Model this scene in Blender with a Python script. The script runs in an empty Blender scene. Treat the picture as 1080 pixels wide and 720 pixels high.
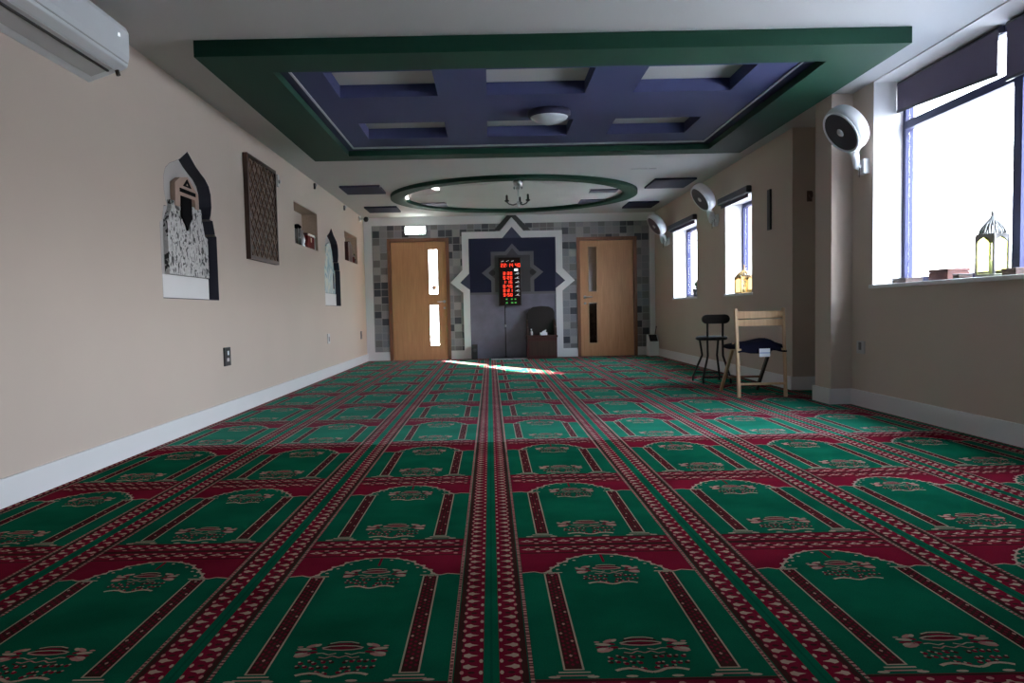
import bpy, bmesh, math, random
from math import sin, cos, pi, radians, sqrt, floor
from mathutils import Vector, Matrix
from mathutils.geometry import tessellate_polygon
random.seed(7)
SC = bpy.context.scene
COL = SC.collection

# ------------------------------------------------------------------ key sizes (metres)
XL, XR, XFAR, XPIER = -2.14, 2.90, 2.86, 2.73
YF, YB, ZC = -4.0, 14.25, 2.456

# ------------------------------------------------------------------ materials
def nodes(name):
    m = bpy.data.materials.new(name); m.use_nodes = True
    nt = m.node_tree; b = nt.nodes['Principled BSDF']
    return m, nt, b
def N(nt, t, **kw):
    n = nt.nodes.new(t)
    for k, v in kw.items():
        if k in n.inputs: n.inputs[k].default_value = v
        else: setattr(n, k, v)
    return n
def mat(name, col, rough=.6, var=.06, scale=8, bump=0, bscale=60, metal=0, spec=.5, sheen=0, emit=None, estr=0, coord='Object'):
    m, nt, b = nodes(name)
    L = nt.links.new
    tc = N(nt, 'ShaderNodeTexCoord')
    nz = N(nt, 'ShaderNodeTexNoise', Scale=scale, Detail=4.0)
    L(tc.outputs[coord], nz.inputs['Vector'])
    mr = N(nt, 'ShaderNodeMapRange'); mr.inputs['To Min'].default_value = 1-var; mr.inputs['To Max'].default_value = 1+var
    L(nz.outputs['Fac'], mr.inputs['Value'])
    mx = N(nt, 'ShaderNodeMix', data_type='RGBA', blend_type='MULTIPLY'); mx.inputs[0].default_value = 1
    mx.inputs[6].default_value = (*col, 1)
    L(mr.outputs['Result'], mx.inputs[7]); L(mx.outputs[2], b.inputs['Base Color'])
    b.inputs['Roughness'].default_value = rough; b.inputs['Metallic'].default_value = metal
    b.inputs['Specular IOR Level'].default_value = spec
    if sheen:
        b.inputs['Sheen Weight'].default_value = sheen; b.inputs['Sheen Roughness'].default_value = .5
    if bump:
        n2 = N(nt, 'ShaderNodeTexNoise', Scale=bscale, Detail=3.0); L(tc.outputs[coord], n2.inputs['Vector'])
        bp = N(nt, 'ShaderNodeBump', Strength=bump, Distance=.01); L(n2.outputs['Fac'], bp.inputs['Height']); L(bp.outputs['Normal'], b.inputs['Normal'])
    if emit:
        b.inputs['Emission Color'].default_value = (*emit, 1); b.inputs['Emission Strength'].default_value = estr
    return m
def glass(name, tint=(1, 1, 1), gloss=.06):
    m = bpy.data.materials.new(name); m.use_nodes = True; nt = m.node_tree; nt.nodes.clear()
    o = N(nt, 'ShaderNodeOutputMaterial'); t = N(nt, 'ShaderNodeBsdfTransparent'); t.inputs[0].default_value = (*tint, 1)
    g = N(nt, 'ShaderNodeBsdfGlossy'); g.inputs['Roughness'].default_value = .03
    mx = N(nt, 'ShaderNodeMixShader'); mx.inputs[0].default_value = gloss
    nt.links.new(t.outputs[0], mx.inputs[1]); nt.links.new(g.outputs[0], mx.inputs[2]); nt.links.new(mx.outputs[0], o.inputs[0])
    return m
def wood(name, c1, c2, rough=.45, axis='Z', scale=3.0):
    m, nt, b = nodes(name); L = nt.links.new
    tc = N(nt, 'ShaderNodeTexCoord'); mp = N(nt, 'ShaderNodeMapping')
    mp.inputs['Scale'].default_value = {'Z': (14, 14, 1), 'X': (1, 14, 14), 'Y': (14, 1, 14)}[axis]
    L(tc.outputs['Object'], mp.inputs['Vector'])
    nz = N(nt, 'ShaderNodeTexNoise', Scale=scale, Detail=6.0, Distortion=.6); L(mp.outputs['Vector'], nz.inputs['Vector'])
    cr = N(nt, 'ShaderNodeValToRGB'); cr.color_ramp.elements[0].color = (*c1, 1); cr.color_ramp.elements[1].color = (*c2, 1)
    cr.color_ramp.elements[0].position = .3; cr.color_ramp.elements[1].position = .7
    L(nz.outputs['Fac'], cr.inputs['Fac']); L(cr.outputs['Color'], b.inputs['Base Color']); b.inputs['Roughness'].default_value = rough
    return m
def carpet(name, col, lay, noise=.25):
    """woven pile: two octaves of fibre noise; lay = how strongly the brushed pile catches grazing light"""
    m, nt, b = nodes(name); L = nt.links.new
    tc = N(nt, 'ShaderNodeTexCoord')
    n1 = N(nt, 'ShaderNodeTexNoise', Scale=260.0, Detail=2.0); L(tc.outputs['Object'], n1.inputs['Vector'])
    n2 = N(nt, 'ShaderNodeTexNoise', Scale=3.5, Detail=5.0); L(tc.outputs['Object'], n2.inputs['Vector'])
    a = N(nt, 'ShaderNodeMapRange'); a.inputs['To Min'].default_value = 1-noise; a.inputs['To Max'].default_value = 1+noise; L(n1.outputs['Fac'], a.inputs['Value'])
    c = N(nt, 'ShaderNodeMapRange'); c.inputs['From Min'].default_value = .3; c.inputs['From Max'].default_value = .7
    c.inputs['To Min'].default_value = .8; c.inputs['To Max'].default_value = 1.2; L(n2.outputs['Fac'], c.inputs['Value'])
    mu = N(nt, 'ShaderNodeMath', operation='MULTIPLY'); L(a.outputs['Result'], mu.inputs[0]); L(c.outputs['Result'], mu.inputs[1])
    mx = N(nt, 'ShaderNodeMix', data_type='RGBA', blend_type='MULTIPLY'); mx.inputs[0].default_value = 1; mx.inputs[6].default_value = (*col, 1)
    L(mu.outputs[0], mx.inputs[7]); L(mx.outputs[2], b.inputs['Base Color'])
    b.inputs['Roughness'].default_value = 1; b.inputs['Specular IOR Level'].default_value = .0
    b.inputs['Sheen Weight'].default_value = lay; b.inputs['Sheen Roughness'].default_value = .45
    b.inputs['Sheen Tint'].default_value = (.55, .85, .9, 1)
    bp = N(nt, 'ShaderNodeBump', Strength=.35, Distance=.004); L(n1.outputs['Fac'], bp.inputs['Height']); L(bp.outputs['Normal'], b.inputs['Normal'])
    return m
def tiles(name):
    """patchwork of small square printed tiles: each cell draws its own grey, some near black, a little figure inside"""
    m, nt, b = nodes(name); L = nt.links.new
    tc = N(nt, 'ShaderNodeTexCoord'); mp = N(nt, 'ShaderNodeMapping'); S = 1/.125
    mp.inputs['Scale'].default_value = (S, S, S); L(tc.outputs['Object'], mp.inputs['Vector'])
    fl = N(nt, 'ShaderNodeVectorMath', operation='FLOOR'); L(mp.outputs['Vector'], fl.inputs[0])
    mul = N(nt, 'ShaderNodeVectorMath', operation='MULTIPLY'); mul.inputs[1].default_value = (1, 0, 1); L(fl.outputs[0], mul.inputs[0])
    wn = N(nt, 'ShaderNodeTexWhiteNoise', noise_dimensions='3D'); L(mul.outputs[0], wn.inputs['Vector'])
    cr = N(nt, 'ShaderNodeValToRGB'); e = cr.color_ramp; e.interpolation = 'CONSTANT'
    e.elements[0].color = (.04, .045, .06, 1); e.elements[1].position = .17; e.elements[1].color = (.155, .15, .155, 1)
    for p, c in ((.4, (.25, .25, .265, 1)), (.65, (.2, .21, .235, 1)), (.85, (.33, .32, .32, 1))):
        q = e.elements.new(p); q.color = c
    L(wn.outputs['Value'], cr.inputs['Fac'])
    fr = N(nt, 'ShaderNodeVectorMath', operation='FRACTION'); L(mp.outputs['Vector'], fr.inputs[0])
    sx = N(nt, 'ShaderNodeSeparateXYZ'); L(fr.outputs[0], sx.inputs[0])
    def cen(o):
        s = N(nt, 'ShaderNodeMath', operation='SUBTRACT'); s.inputs[1].default_value = .5; L(o, s.inputs[0])
        a = N(nt, 'ShaderNodeMath', operation='ABSOLUTE'); L(s.outputs[0], a.inputs[0]); return a.outputs[0]
    ax, az = cen(sx.outputs['X']), cen(sx.outputs['Z'])
    mxm = N(nt, 'ShaderNodeMath', operation='MAXIMUM'); L(ax, mxm.inputs[0]); L(az, mxm.inputs[1])
    gr = N(nt, 'ShaderNodeMath', operation='GREATER_THAN'); gr.inputs[1].default_value = .46; L(mxm.outputs[0], gr.inputs[0])
    ad = N(nt, 'ShaderNodeMath', operation='ADD'); L(ax, ad.inputs[0]); L(az, ad.inputs[1])
    sn = N(nt, 'ShaderNodeMath', operation='MULTIPLY'); sn.inputs[1].default_value = 34; L(ad.outputs[0], sn.inputs[0])
    s2 = N(nt, 'ShaderNodeMath', operation='SINE'); L(sn.outputs[0], s2.inputs[0])
    r = N(nt, 'ShaderNodeMapRange'); r.inputs['From Min'].default_value = -1; r.inputs['To Min'].default_value = .72; r.inputs['To Max'].default_value = 1.3; L(s2.outputs[0], r.inputs['Value'])
    m1 = N(nt, 'ShaderNodeMix', data_type='RGBA', blend_type='MULTIPLY'); m1.inputs[0].default_value = 1; L(cr.outputs['Color'], m1.inputs[6]); L(r.outputs['Result'], m1.inputs[7])
    m2 = N(nt, 'ShaderNodeMix', data_type='RGBA'); m2.inputs[7].default_value = (.3, .3, .31, 1); L(gr.outputs[0], m2.inputs[0]); L(m1.outputs[2], m2.inputs[6])
    L(m2.outputs[2], b.inputs['Base Color']); b.inputs['Roughness'].default_value = .5
    return m
def speckle(name, base, dark, scale, thr, mid=None):
    m, nt, b = nodes(name); L = nt.links.new
    tc = N(nt, 'ShaderNodeTexCoord'); mp = N(nt, 'ShaderNodeMapping'); mp.inputs['Scale'].default_value = (1, 1.25, .75); L(tc.outputs['Object'], mp.inputs['Vector'])
    v = N(nt, 'ShaderNodeTexNoise', Scale=scale, Detail=1.5, Distortion=1.2); L(mp.outputs['Vector'], v.inputs['Vector'])
    cr = N(nt, 'ShaderNodeValToRGB'); e = cr.color_ramp; e.elements[0].color = (*dark, 1); e.elements[0].position = thr-.03
    e.elements[1].color = (*base, 1); e.elements[1].position = thr+.02
    if mid: q = e.elements.new(thr+.14); q.color = (*mid, 1)
    L(v.outputs['Fac'], cr.inputs['Fac']); L(cr.outputs['Color'], b.inputs['Base Color']); b.inputs['Roughness'].default_value = .5
    return m
def carved(name):
    m, nt, b = nodes(name); L = nt.links.new
    tc = N(nt, 'ShaderNodeTexCoord'); mp = N(nt, 'ShaderNodeMapping'); mp.inputs['Scale'].default_value = (1, 15, 15); mp.inputs['Rotation'].default_value = (radians(45), 0, 0)
    L(tc.outputs['Object'], mp.inputs['Vector'])
    v = N(nt, 'ShaderNodeTexVoronoi', Scale=1.3, Randomness=.55, feature='DISTANCE_TO_EDGE'); L(mp.outputs['Vector'], v.inputs['Vector'])
    cr = N(nt, 'ShaderNodeValToRGB'); cr.color_ramp.elements[0].color = (.10, .056, .038, 1); cr.color_ramp.elements[1].color = (.022, .011, .008, 1)
    cr.color_ramp.elements[0].position = .08; cr.color_ramp.elements[1].position = .26
    L(v.outputs['Distance'], cr.inputs['Fac']); L(cr.outputs['Color'], b.inputs['Base Color']); b.inputs['Roughness'].default_value = .5
    bp = N(nt, 'ShaderNodeBump', Strength=.8, Distance=.02, invert=True); L(v.outputs['Distance'], bp.inputs['Height']); L(bp.outputs['Normal'], b.inputs['Normal'])
    return m
M = {}
M['wall'] = mat('cream_paint', (.57, .475, .405), .75, .05, 1.5, .05, 90)
M['white'] = mat('white_gloss_paint', (.78, .78, .79), .4, .03, 3)
M['ceil'] = mat('ceiling_paint', (.53, .525, .52), .85, .03, 1.5, .04, 120)
M['plaster'] = mat('white_plaster', (.8, .78, .77), .8, .04, 3)
M['concrete'] = mat('floor_slab', (.25, .24, .23), .9)
M['green'] = mat('dark_green_paint', (.0025, .034, .021), .7, .06, 4, 0, spec=.2)
M['navy'] = mat('navy_blue_paint', (.034, .042, .115), .7, .06, 4, spec=.2)
M['navy_dark'] = mat('dark_navy_paint', (.017, .019, .048), .7, .08, 4, spec=.15)
M['slate'] = mat('slate_blue_paint', (.05, .055, .10), .5, .08, 6)
M['trim_grey'] = mat('pale_grey_trim', (.42, .43, .46), .4)
M['tile'] = tiles('patchwork_tiles')
M['tile_dark'] = mat('charcoal_tile', (.045, .045, .05), .5, .25, 12)
M['marble'] = mat('grey_violet_marble', (.17, .165, .225), .4, .5, 4.5)
M['star_grey'] = mat('mid_grey_paint', (.125, .125, .14), .5, .08, 6)
M['star_fill'] = mat('dark_grey_paint', (.055, .053, .06), .5, .12, 6)
M['oak'] = wood('light_oak_veneer', (.50, .25, .115), (.60, .325, .16))
M['oak_dark'] = wood('reddish_hardwood', (.17, .07, .038), (.23, .1, .055))
M['beech'] = wood('beech_wood', (.42, .25, .13), (.56, .36, .20))
M['maroonwood'] = wood('maroon_stained_wood', (.05, .012, .012), (.075, .02, .018), .35)
M['darkwood'] = wood('dark_brown_wood', (.032, .014, .010), (.06, .028, .018), .45)
M['redbox'] = wood('red_brown_wood', (.095, .026, .022), (.15, .045, .035), .5, 'X')
M['carved'] = carved('carved_dark_wood')
M['black'] = mat('black_plastic', (.012, .012, .014), .45, .1, 20)
M['blackpad'] = mat('black_vinyl', (.014, .012, .016), .5, .15, 30, .1, 200)
M['navycloth'] = mat('navy_cloth', (.008, .008, .020), .95, .2, 40, .3, 250, spec=.1)
M['ink'] = mat('matt_black_stone', (.008, .008, .009), .95, .2, 30, spec=.05)
M['reveal'] = mat('navy_reveal_paint', (.026, .027, .046), .6, .08, 4)
M['nicheback'] = mat('pale_grey_niche_paint', (.50, .47, .45), .8, .05, 4)
M['steel'] = mat('brushed_steel', (.55, .55, .57), .3, .05, 20, metal=1)
M['brass'] = mat('aged_brass', (.35, .22, .08), .35, .1, 20, metal=1)
M['plastic'] = mat('white_plastic', (.74, .76, .78), .35, .03, 6)
M['plastic_grey'] = mat('pale_grey_plastic', (.5, .5, .5), .4)
M['frame'] = mat('slate_blue_window_frame', (.035, .04, .10), .5, .08, 10, spec=.2)
M['blind'] = mat('charcoal_blind_fabric', (.105, .098, .125), .9, .06, 60, .1, 400)
m_, nt_, b_ = nodes('charcoal_blind_weave'); b_.inputs['Base Color'].default_value = (.10, .085, .125, 1); b_.inputs['Roughness'].default_value = .95
tr_ = N(nt_, 'ShaderNodeBsdfTranslucent'); tr_.inputs[0].default_value = (.020, .0165, .026, 1); ad_ = N(nt_, 'ShaderNodeAddShader')
nt_.links.new(b_.outputs[0], ad_.inputs[0]); nt_.links.new(tr_.outputs[0], ad_.inputs[1]); nt_.links.new(ad_.outputs[0], nt_.nodes['Material Output'].inputs[0]); M['blind'] = m_
M['blindbox'] = mat('dark_blind_cassette', (.02, .02, .032), .4)
M['grille'] = mat('black_fan_grille', (.05, .045, .06), .5)
M['blade'] = mat('smoky_fan_blade', (.30, .28, .32), .35)
M['paper'] = mat('white_paper', (.8, .82, .86), .7)
M['bluepaper'] = mat('blue_print', (.25, .32, .6), .7)
M['glass'] = glass('clear_glass')
M['glass_yellow'] = glass('yellow_green_glass', (.94, .95, .74), .05)
M['glass_amber'] = glass('amber_glass', (.97, .90, .70), .06)
M['glass_clear2'] = glass('lantern_glass', (.72, .75, .76), .1)
M['opal'] = mat('opal_glass', (.62, .66, .7), .25, .03, 6)
M['exit'] = mat('lit_exit_panel', (.8, .9, .85), .4, .02, 4, emit=(.9, 1, .95), estr=24)
M['led'] = mat('led_strip', (.9, .9, .9), .4, .02, 4, emit=(1, .98, .93), estr=5)
M['red_led'] = mat('red_led', (.2, .01, .01), .4, .02, 4, emit=(1, .05, .02), estr=1.9)
M['green_led'] = mat('green_led', (.02, .2, .04), .4, .02, 4, emit=(.1, .6, .1), estr=.45)
M['white_led'] = mat('white_led', (.7, .7, .7), .4, .02, 4, emit=(.85, .95, 1), estr=1.2)
M['mosaic'] = speckle('black_white_mosaic', (.70, .69, .68), (.025, .022, .022), 24, .45, (.56, .54, .52))
M['pinkstone'] = mat('pink_brown_stone', (.42, .29, .23), .6, .15, 12)
M['aqua'] = speckle('aqua_print', (.42, .55, .58), (.2, .36, .42), 9, .46, (.55, .6, .52))
M['leaf'] = mat('dark_leaf', (.02, .06, .02), .6, .3, 20)
M['soil'] = mat('soil', (.03, .02, .015), .95, .3, 60)
M['mat'] = speckle('striped_grey_mat', (.42, .42, .43), (.16, .16, .19), 16, .45)
M['pave'] = mat('pale_paving', (.26, .27, .29), .9, .1, 2)
M['render_wall'] = mat('pale_render', (.62, .6, .57), .9, .06, 2)
M['hedge'] = mat('hedge_leaf', (.08, .14, .04), .8, .4, 12)
# carpet pile colours (far roll: pile brushed the other way, colours also carry painted window light)
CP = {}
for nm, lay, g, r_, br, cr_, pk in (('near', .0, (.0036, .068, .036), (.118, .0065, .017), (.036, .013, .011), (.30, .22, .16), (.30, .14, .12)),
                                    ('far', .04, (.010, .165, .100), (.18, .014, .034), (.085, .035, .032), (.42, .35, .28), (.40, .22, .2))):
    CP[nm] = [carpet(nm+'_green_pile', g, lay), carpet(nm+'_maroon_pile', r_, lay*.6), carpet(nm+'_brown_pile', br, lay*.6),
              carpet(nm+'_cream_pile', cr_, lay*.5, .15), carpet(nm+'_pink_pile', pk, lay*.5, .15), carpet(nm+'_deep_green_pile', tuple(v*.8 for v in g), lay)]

# ------------------------------------------------------------------ mesh builder
class MB:
    def __init__(s): s.v = []; s.f = []; s.m = []; s.s = []
    def add(s, vs, fs, m=0, smooth=False):
        o = len(s.v); s.v += [tuple(p) for p in vs]
        for f in fs: s.f.append([i+o for i in f]); s.m.append(m); s.s.append(smooth)
        return s
    def box(s, x0, x1, y0, y1, z0, z1, m=0):
        v = [(x, y, z) for z in (z0, z1) for y in (y0, y1) for x in (x0, x1)]
        return s.add(v, [(0, 2, 3, 1), (4, 5, 7, 6), (0, 1, 5, 4), (2, 6, 7, 3), (0, 4, 6, 2), (1, 3, 7, 5)], m)
    def bar(s, a, b, w, t, m=0, up=(0, 0, 1)):
        """square-section bar from a to b"""
        a, b = Vector(a), Vector(b); d = (b-a).normalized(); x = d.cross(Vector(up))
        if x.length < 1e-4: x = d.cross(Vector((1, 0, 0)))
        x.normalize(); y = x.cross(d)
        v = [p + x*i*w/2 + y*j*t/2 for p in (a, b) for i, j in ((-1, -1), (1, -1), (1, 1), (-1, 1))]
        return s.add(v, [(3, 2, 1, 0), (4, 5, 6, 7), (0, 1, 5, 4), (1, 2, 6, 5), (2, 3, 7, 6), (3, 0, 4, 7)], m)
    def tube(s, pts, r, n=10, m=0, cap=True):
        pts = [Vector(p) for p in pts]; rs = r if isinstance(r, (list, tuple)) else [r]*len(pts); vs = []; fs = []; x = None
        for i, p in enumerate(pts):
            d = (pts[min(i+1, len(pts)-1)]-pts[max(i-1, 0)]).normalized()
            if x is None: x = d.cross(Vector((0, 0, 1))) if abs(d.z) < .9 else d.cross(Vector((1, 0, 0)))
            x = (x - d*x.dot(d)).normalized(); y = d.cross(x)
            vs += [p + (x*cos(2*pi*k/n)+y*sin(2*pi*k/n))*rs[i] for k in range(n)]
        for i in range(len(pts)-1):
            for k in range(n): fs.append((i*n+k, i*n+(k+1) % n, (i+1)*n+(k+1) % n, (i+1)*n+k))
        s.add(vs, fs, m, True)
        if cap:
            s.add(vs[:n], [tuple(range(n))[::-1]], m); s.add(vs[-n:], [tuple(range(n))], m)
        return s
    def lathe(s, prof, n=24, m=0, mtx=None, smooth=True):
        """profile of (r, z) turned about z, then placed by mtx"""
        mtx = mtx or Matrix.Identity(4); vs = []; fs = []
        for r, z in prof: vs += [mtx @ Vector((r*cos(2*pi*k/n), r*sin(2*pi*k/n), z)) for k in range(n)]
        for i in range(len(prof)-1):
            for k in range(n): fs.append((i*n+k, i*n+(k+1) % n, (i+1)*n+(k+1) % n, (i+1)*n+k))
        s.add(vs, fs, m, smooth)
        if prof[0][0] > 1e-5: s.add(vs[:n], [tuple(range(n))[::-1]], m)
        if prof[-1][0] > 1e-5: s.add(vs[-n:], [tuple(range(n))], m)
        return s
    def plate(s, outer, holes, d0, d1, mp, m=0, mside=None):
        """flat sheet of thickness d0..d1 with an outline and holes; mp(u,v,d) -> xyz"""
        loops = [outer]+list(holes); flat = [p for l in loops for p in l]
        tr = tessellate_polygon([[Vector((u, v, 0)) for u, v in l] for l in loops])
        n = len(flat); mside = m if mside is None else mside
        s.add([mp(u, v, d0) for u, v in flat], tr, m); s.add([mp(u, v, d1) for u, v in flat], [t[::-1] for t in tr], m)
        for l in loops:
            k = len(l)
            s.add([mp(u, v, d) for d in (d0, d1) for u, v in l], [(i, (i+1) % k, k+(i+1) % k, k+i) for i in range(k)], mside)
        return s
    def build(s, name, mats, parent=None, bevel=0, fix=True):
        me = bpy.data.meshes.new(name)
        if parent is not None: org = WORLD.get(parent.name, Vector((0, 0, 0)))
        else:
            xs, ys, zs = zip(*s.v); org = Vector(((min(xs)+max(xs))/2, (min(ys)+max(ys))/2, min(zs)))
        me.from_pydata([(x-org.x, y-org.y, z-org.z) for x, y, z in s.v], [], s.f)
        if not isinstance(mats, (list, tuple)): mats = [mats]
        for q in mats: me.materials.append(q)
        me.polygons.foreach_set('material_index', s.m); me.polygons.foreach_set('use_smooth', s.s)
        if fix:
            bm = bmesh.new(); bm.from_mesh(me); bmesh.ops.remove_doubles(bm, verts=bm.verts, dist=1e-5)
            bmesh.ops.recalc_face_normals(bm, faces=bm.faces); bm.to_mesh(me); bm.free()
        me.update()
        o = bpy.data.objects.new(name, me); COL.objects.link(o)
        if parent is None: o.location = org
        else: o.parent = parent
        WORLD[o.name] = Vector(org) if parent is not None else Vector(org)
        if bevel:
            b = o.modifiers.new('bevel', 'BEVEL'); b.width = bevel; b.segments = 2; b.limit_method = 'ANGLE'
        return o
WORLD = {}
def tag(o, label, cat=None, group=None, kind=None):
    if label: o['label'] = label
    if cat: o['category'] = cat
    if group: o['group'] = group
    if kind: o['kind'] = kind
    return o
def thing(name, loc, label, cat, group=None, kind=None):
    o = bpy.data.objects.new(name, None); COL.objects.link(o); o.location = loc; o.empty_display_size = .1
    WORLD[o.name] = Vector(loc)
    return tag(o, label, cat, group, kind)
def local(name, label, cat, group=None, kind=None): return thing(name, (0, 0, 0), label, cat, group, kind)
def copy_thing(root, loc, label, rot=None, scale=None):
    r = root.copy(); COL.objects.link(r); r.location = loc
    if rot is not None: r.rotation_euler = rot
    if scale: r.scale = (scale,)*3
    r['label'] = label
    for ch in list(root.children):
        c = ch.copy(); COL.objects.link(c); c.parent = r
        for g in list(ch.children):
            d = g.copy(); COL.objects.link(d); d.parent = c
    return r
LEFT = lambda u, v, d: (XL-d, u, v)           # u=Y, v=Z, d into the left wall
BACK = lambda u, v, d: (u, YB+d, v)           # u=X, v=Z, d into the back wall
FLAT = lambda u, v, d: (u, v, d)
def rect(a, b, c, d): return [(a, c), (b, c), (b, d), (a, d)]
def ngon(cx, cy, r, n, a0=0): return [(cx+r*cos(a0+2*pi*k/n), cy+r*sin(a0+2*pi*k/n)) for k in range(n)]

# ------------------------------------------------------------------ camera (fitted to the photograph's lines)
f = 867.57; p_, y_, r_ = map(radians, (3.548, .382, -1.253))
fwd = Vector((sin(y_)*cos(p_), cos(y_)*cos(p_), -sin(p_))); rgt = Vector((cos(y_), -sin(y_), 0)); up = rgt.cross(fwd)
r2 = rgt*cos(r_)+up*sin(r_); u2 = -rgt*sin(r_)+up*cos(r_)
cam = bpy.data.cameras.new('camera'); cam.sensor_width = 36; cam.lens = f/1080*36; cam.shift_x = (540-523.92)/1080; cam.shift_y = (382.74-360)/1080; cam.clip_start = .05
co = bpy.data.objects.new('camera', cam); COL.objects.link(co)
mt = Matrix((r2, u2, -fwd)).transposed().to_4x4(); mt.translation = (0, 0, .80); co.matrix_world = mt
SC.camera = co

# ------------------------------------------------------------------ left wall, its niches
def arch(yc, z0=.95, s=1.0):
    h = [(.58, 0), (.58, .515), (.545, .53), (.50, .635), (.43, .64), (.46, .675), (.485, .74), (.48, .84), (.44, .90), (.36, .945), (.26, .975), (.16, 1.01), (.07, 1.055)]
    h = [(a*.962, b*.968) for a, b in h]
    return [(yc+s*a, z0+b) for a, b in h]+[(yc, z0+1.055)]+[(yc-s*a, z0+b) for a, b in h[::-1]]
A1, A2 = arch(5.985, .938), arch(11.315, .932)
S1, S2 = rect(9.175, 10.41, 1.601, 2.08), rect(12.32, 13.50, 1.615, 2.066)
w = MB(); W0 = rect(YF, YB+.15, -.02, ZC+.2)
w.plate(W0, [A1, A2, S1, S2], 0, .10, LEFT)
w.plate(W0, [S1, S2], .10, .20, LEFT)
w.plate(W0, [], .20, .34, LEFT)
tag(w.build('wall_left', [M['wall']], fix=False), 'long plain cream wall on the left with four recessed niches', 'wall', kind='structure')

def arched_niche(A, yc, z0, label, grp):
    t = thing('arched_niche', (XL-.05, yc, z0), label, 'niche', grp)
    inn = [(yc+(a-yc)*.993, z0+.006+(b-z0)*.992) for a, b in A]
    n = len(A); L = MB()
    L.plate(A, [inn], .0005, .0985, LEFT); L.build('painted_reveal', M['reveal'], t, fix=False)
    MB().plate(inn, [], .0945, .0985, LEFT).build('back_panel', M['nicheback'], t, fix=False)
    return t
arched_niche(A1, 5.985, .938, 'ogee arched wall niche with dark navy edge, nearer one, holding a speckled mosaic', 'ogee arched niches in the left wall')
arched_niche(A2, 11.315, .932, 'ogee arched wall niche with dark navy edge, between the two small shelf recesses', 'ogee arched niches in the left wall')
for S, lab in ((S1, 'shallow rectangular shelf recess holding a metal lantern and red box'), (S2, 'shallow rectangular shelf recess nearest the back wall, holding dark red books')):
    t = thing('shelf_recess', (XL-.1, (S[0][0]+S[1][0])/2, S[0][1]), lab, 'niche', 'rectangular shelf recesses in the left wall')
    inn = rect(S[0][0]+.012, S[1][0]-.012, S[0][1]+.012, S[2][1]-.012)
    MB().plate(S, [inn], .002, .199, LEFT).build('wooden_lining', wood('recess_lining', (.42, .33, .25), (.48, .38, .30), .6, 'Y'), t, fix=False)
    MB().plate(inn, [], .19, .199, LEFT).build('back_panel', M['wall'], t, fix=False)

# white plinth slab + mosaic standing in the first niche
tag(MB().box(XL-.093, XL-.066, 5.455, 6.512, .9435, 1.107).build('plinth', M['plaster'], bevel=.004), 'white plinth slab under the speckled mosaic in the near arched niche', 'plinth')
t = thing('mosaic_panel', (XL-.08, 6.13, 1.1075), 'black and white speckled mosaic panel with stepped outline and pinkish arched top', 'artwork')
mz = [(5.714, 1.113), (6.518, 1.113), (6.518, 1.418), (6.455, 1.433), (6.417, 1.534), (6.402, 1.549), (6.402, 1.631), (5.800, 1.631), (5.800, 1.573), (5.714, 1.476)]  # outlines of both niche artworks: Y and Z scaled about the camera, baked in
MB().plate(mz, [], .062, .092, LEFT).build('mosaic_field', M['mosaic'], t, fix=False)
pk = [(5.86, 1.60), (5.95, 1.60), (5.96, 1.685), (6.25, 1.685), (6.26, 1.62), (6.33, 1.62), (6.33, 1.73), (6.25, 1.765), (6.12, 1.835), (5.97, 1.81), (5.87, 1.765)]
MB().plate(pk, [], .055, .09, LEFT).build('stone_arch', M['pinkstone'], t, fix=False)
dk = MB(); dk.plate([(5.97, 1.535), (6.04, 1.48), (6.07, 1.44), (6.10, 1.48), (6.17, 1.535), (6.17, 1.68), (5.97, 1.68)], [], .05, .09, LEFT)
dk.build('dark_doorway', M['ink'], t, fix=False)
MB().plate([(6.02, 1.758), (6.10, 1.815), (6.18, 1.758)], [[(6.07, 1.768), (6.10, 1.79), (6.13, 1.768)]], .05, .056, LEFT).build('dark_emblem', M['ink'], t, fix=False)
MB().plate(rect(5.95, 6.26, 1.708, 1.735), [], .05, .056, LEFT).build('dark_band', M['ink'], t, fix=False)
# picture in the far arch
tag(MB().box(XL-.093, XL-.06, 10.79, 11.84, .9375, 1.105).build('plinth', M['plaster'], bevel=.004), 'white plinth block at the foot of the far arched niche', 'plinth')
t = thing('picture_panel', (XL-.08, 11.56, 1.1055), 'tall pale aqua and green picture panel in the far arched niche', 'artwork')
MB().plate([(11.080, 1.111), (11.861, 1.111), (11.861, 1.428), (11.793, 1.447), (11.755, 1.573), (11.678, 1.718), (11.514, 1.814), (11.321, 1.766), (11.177, 1.573), (11.080, 1.476)], [], .07, .092, LEFT).build('print', M['aqua'], t, fix=False)
MB().plate([(11.697, 1.177), (11.755, 1.177), (11.755, 1.341), (11.726, 1.399), (11.697, 1.341)], [], .064, .09, LEFT).build('dark_figure', M['frame'], t, fix=False)

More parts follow.
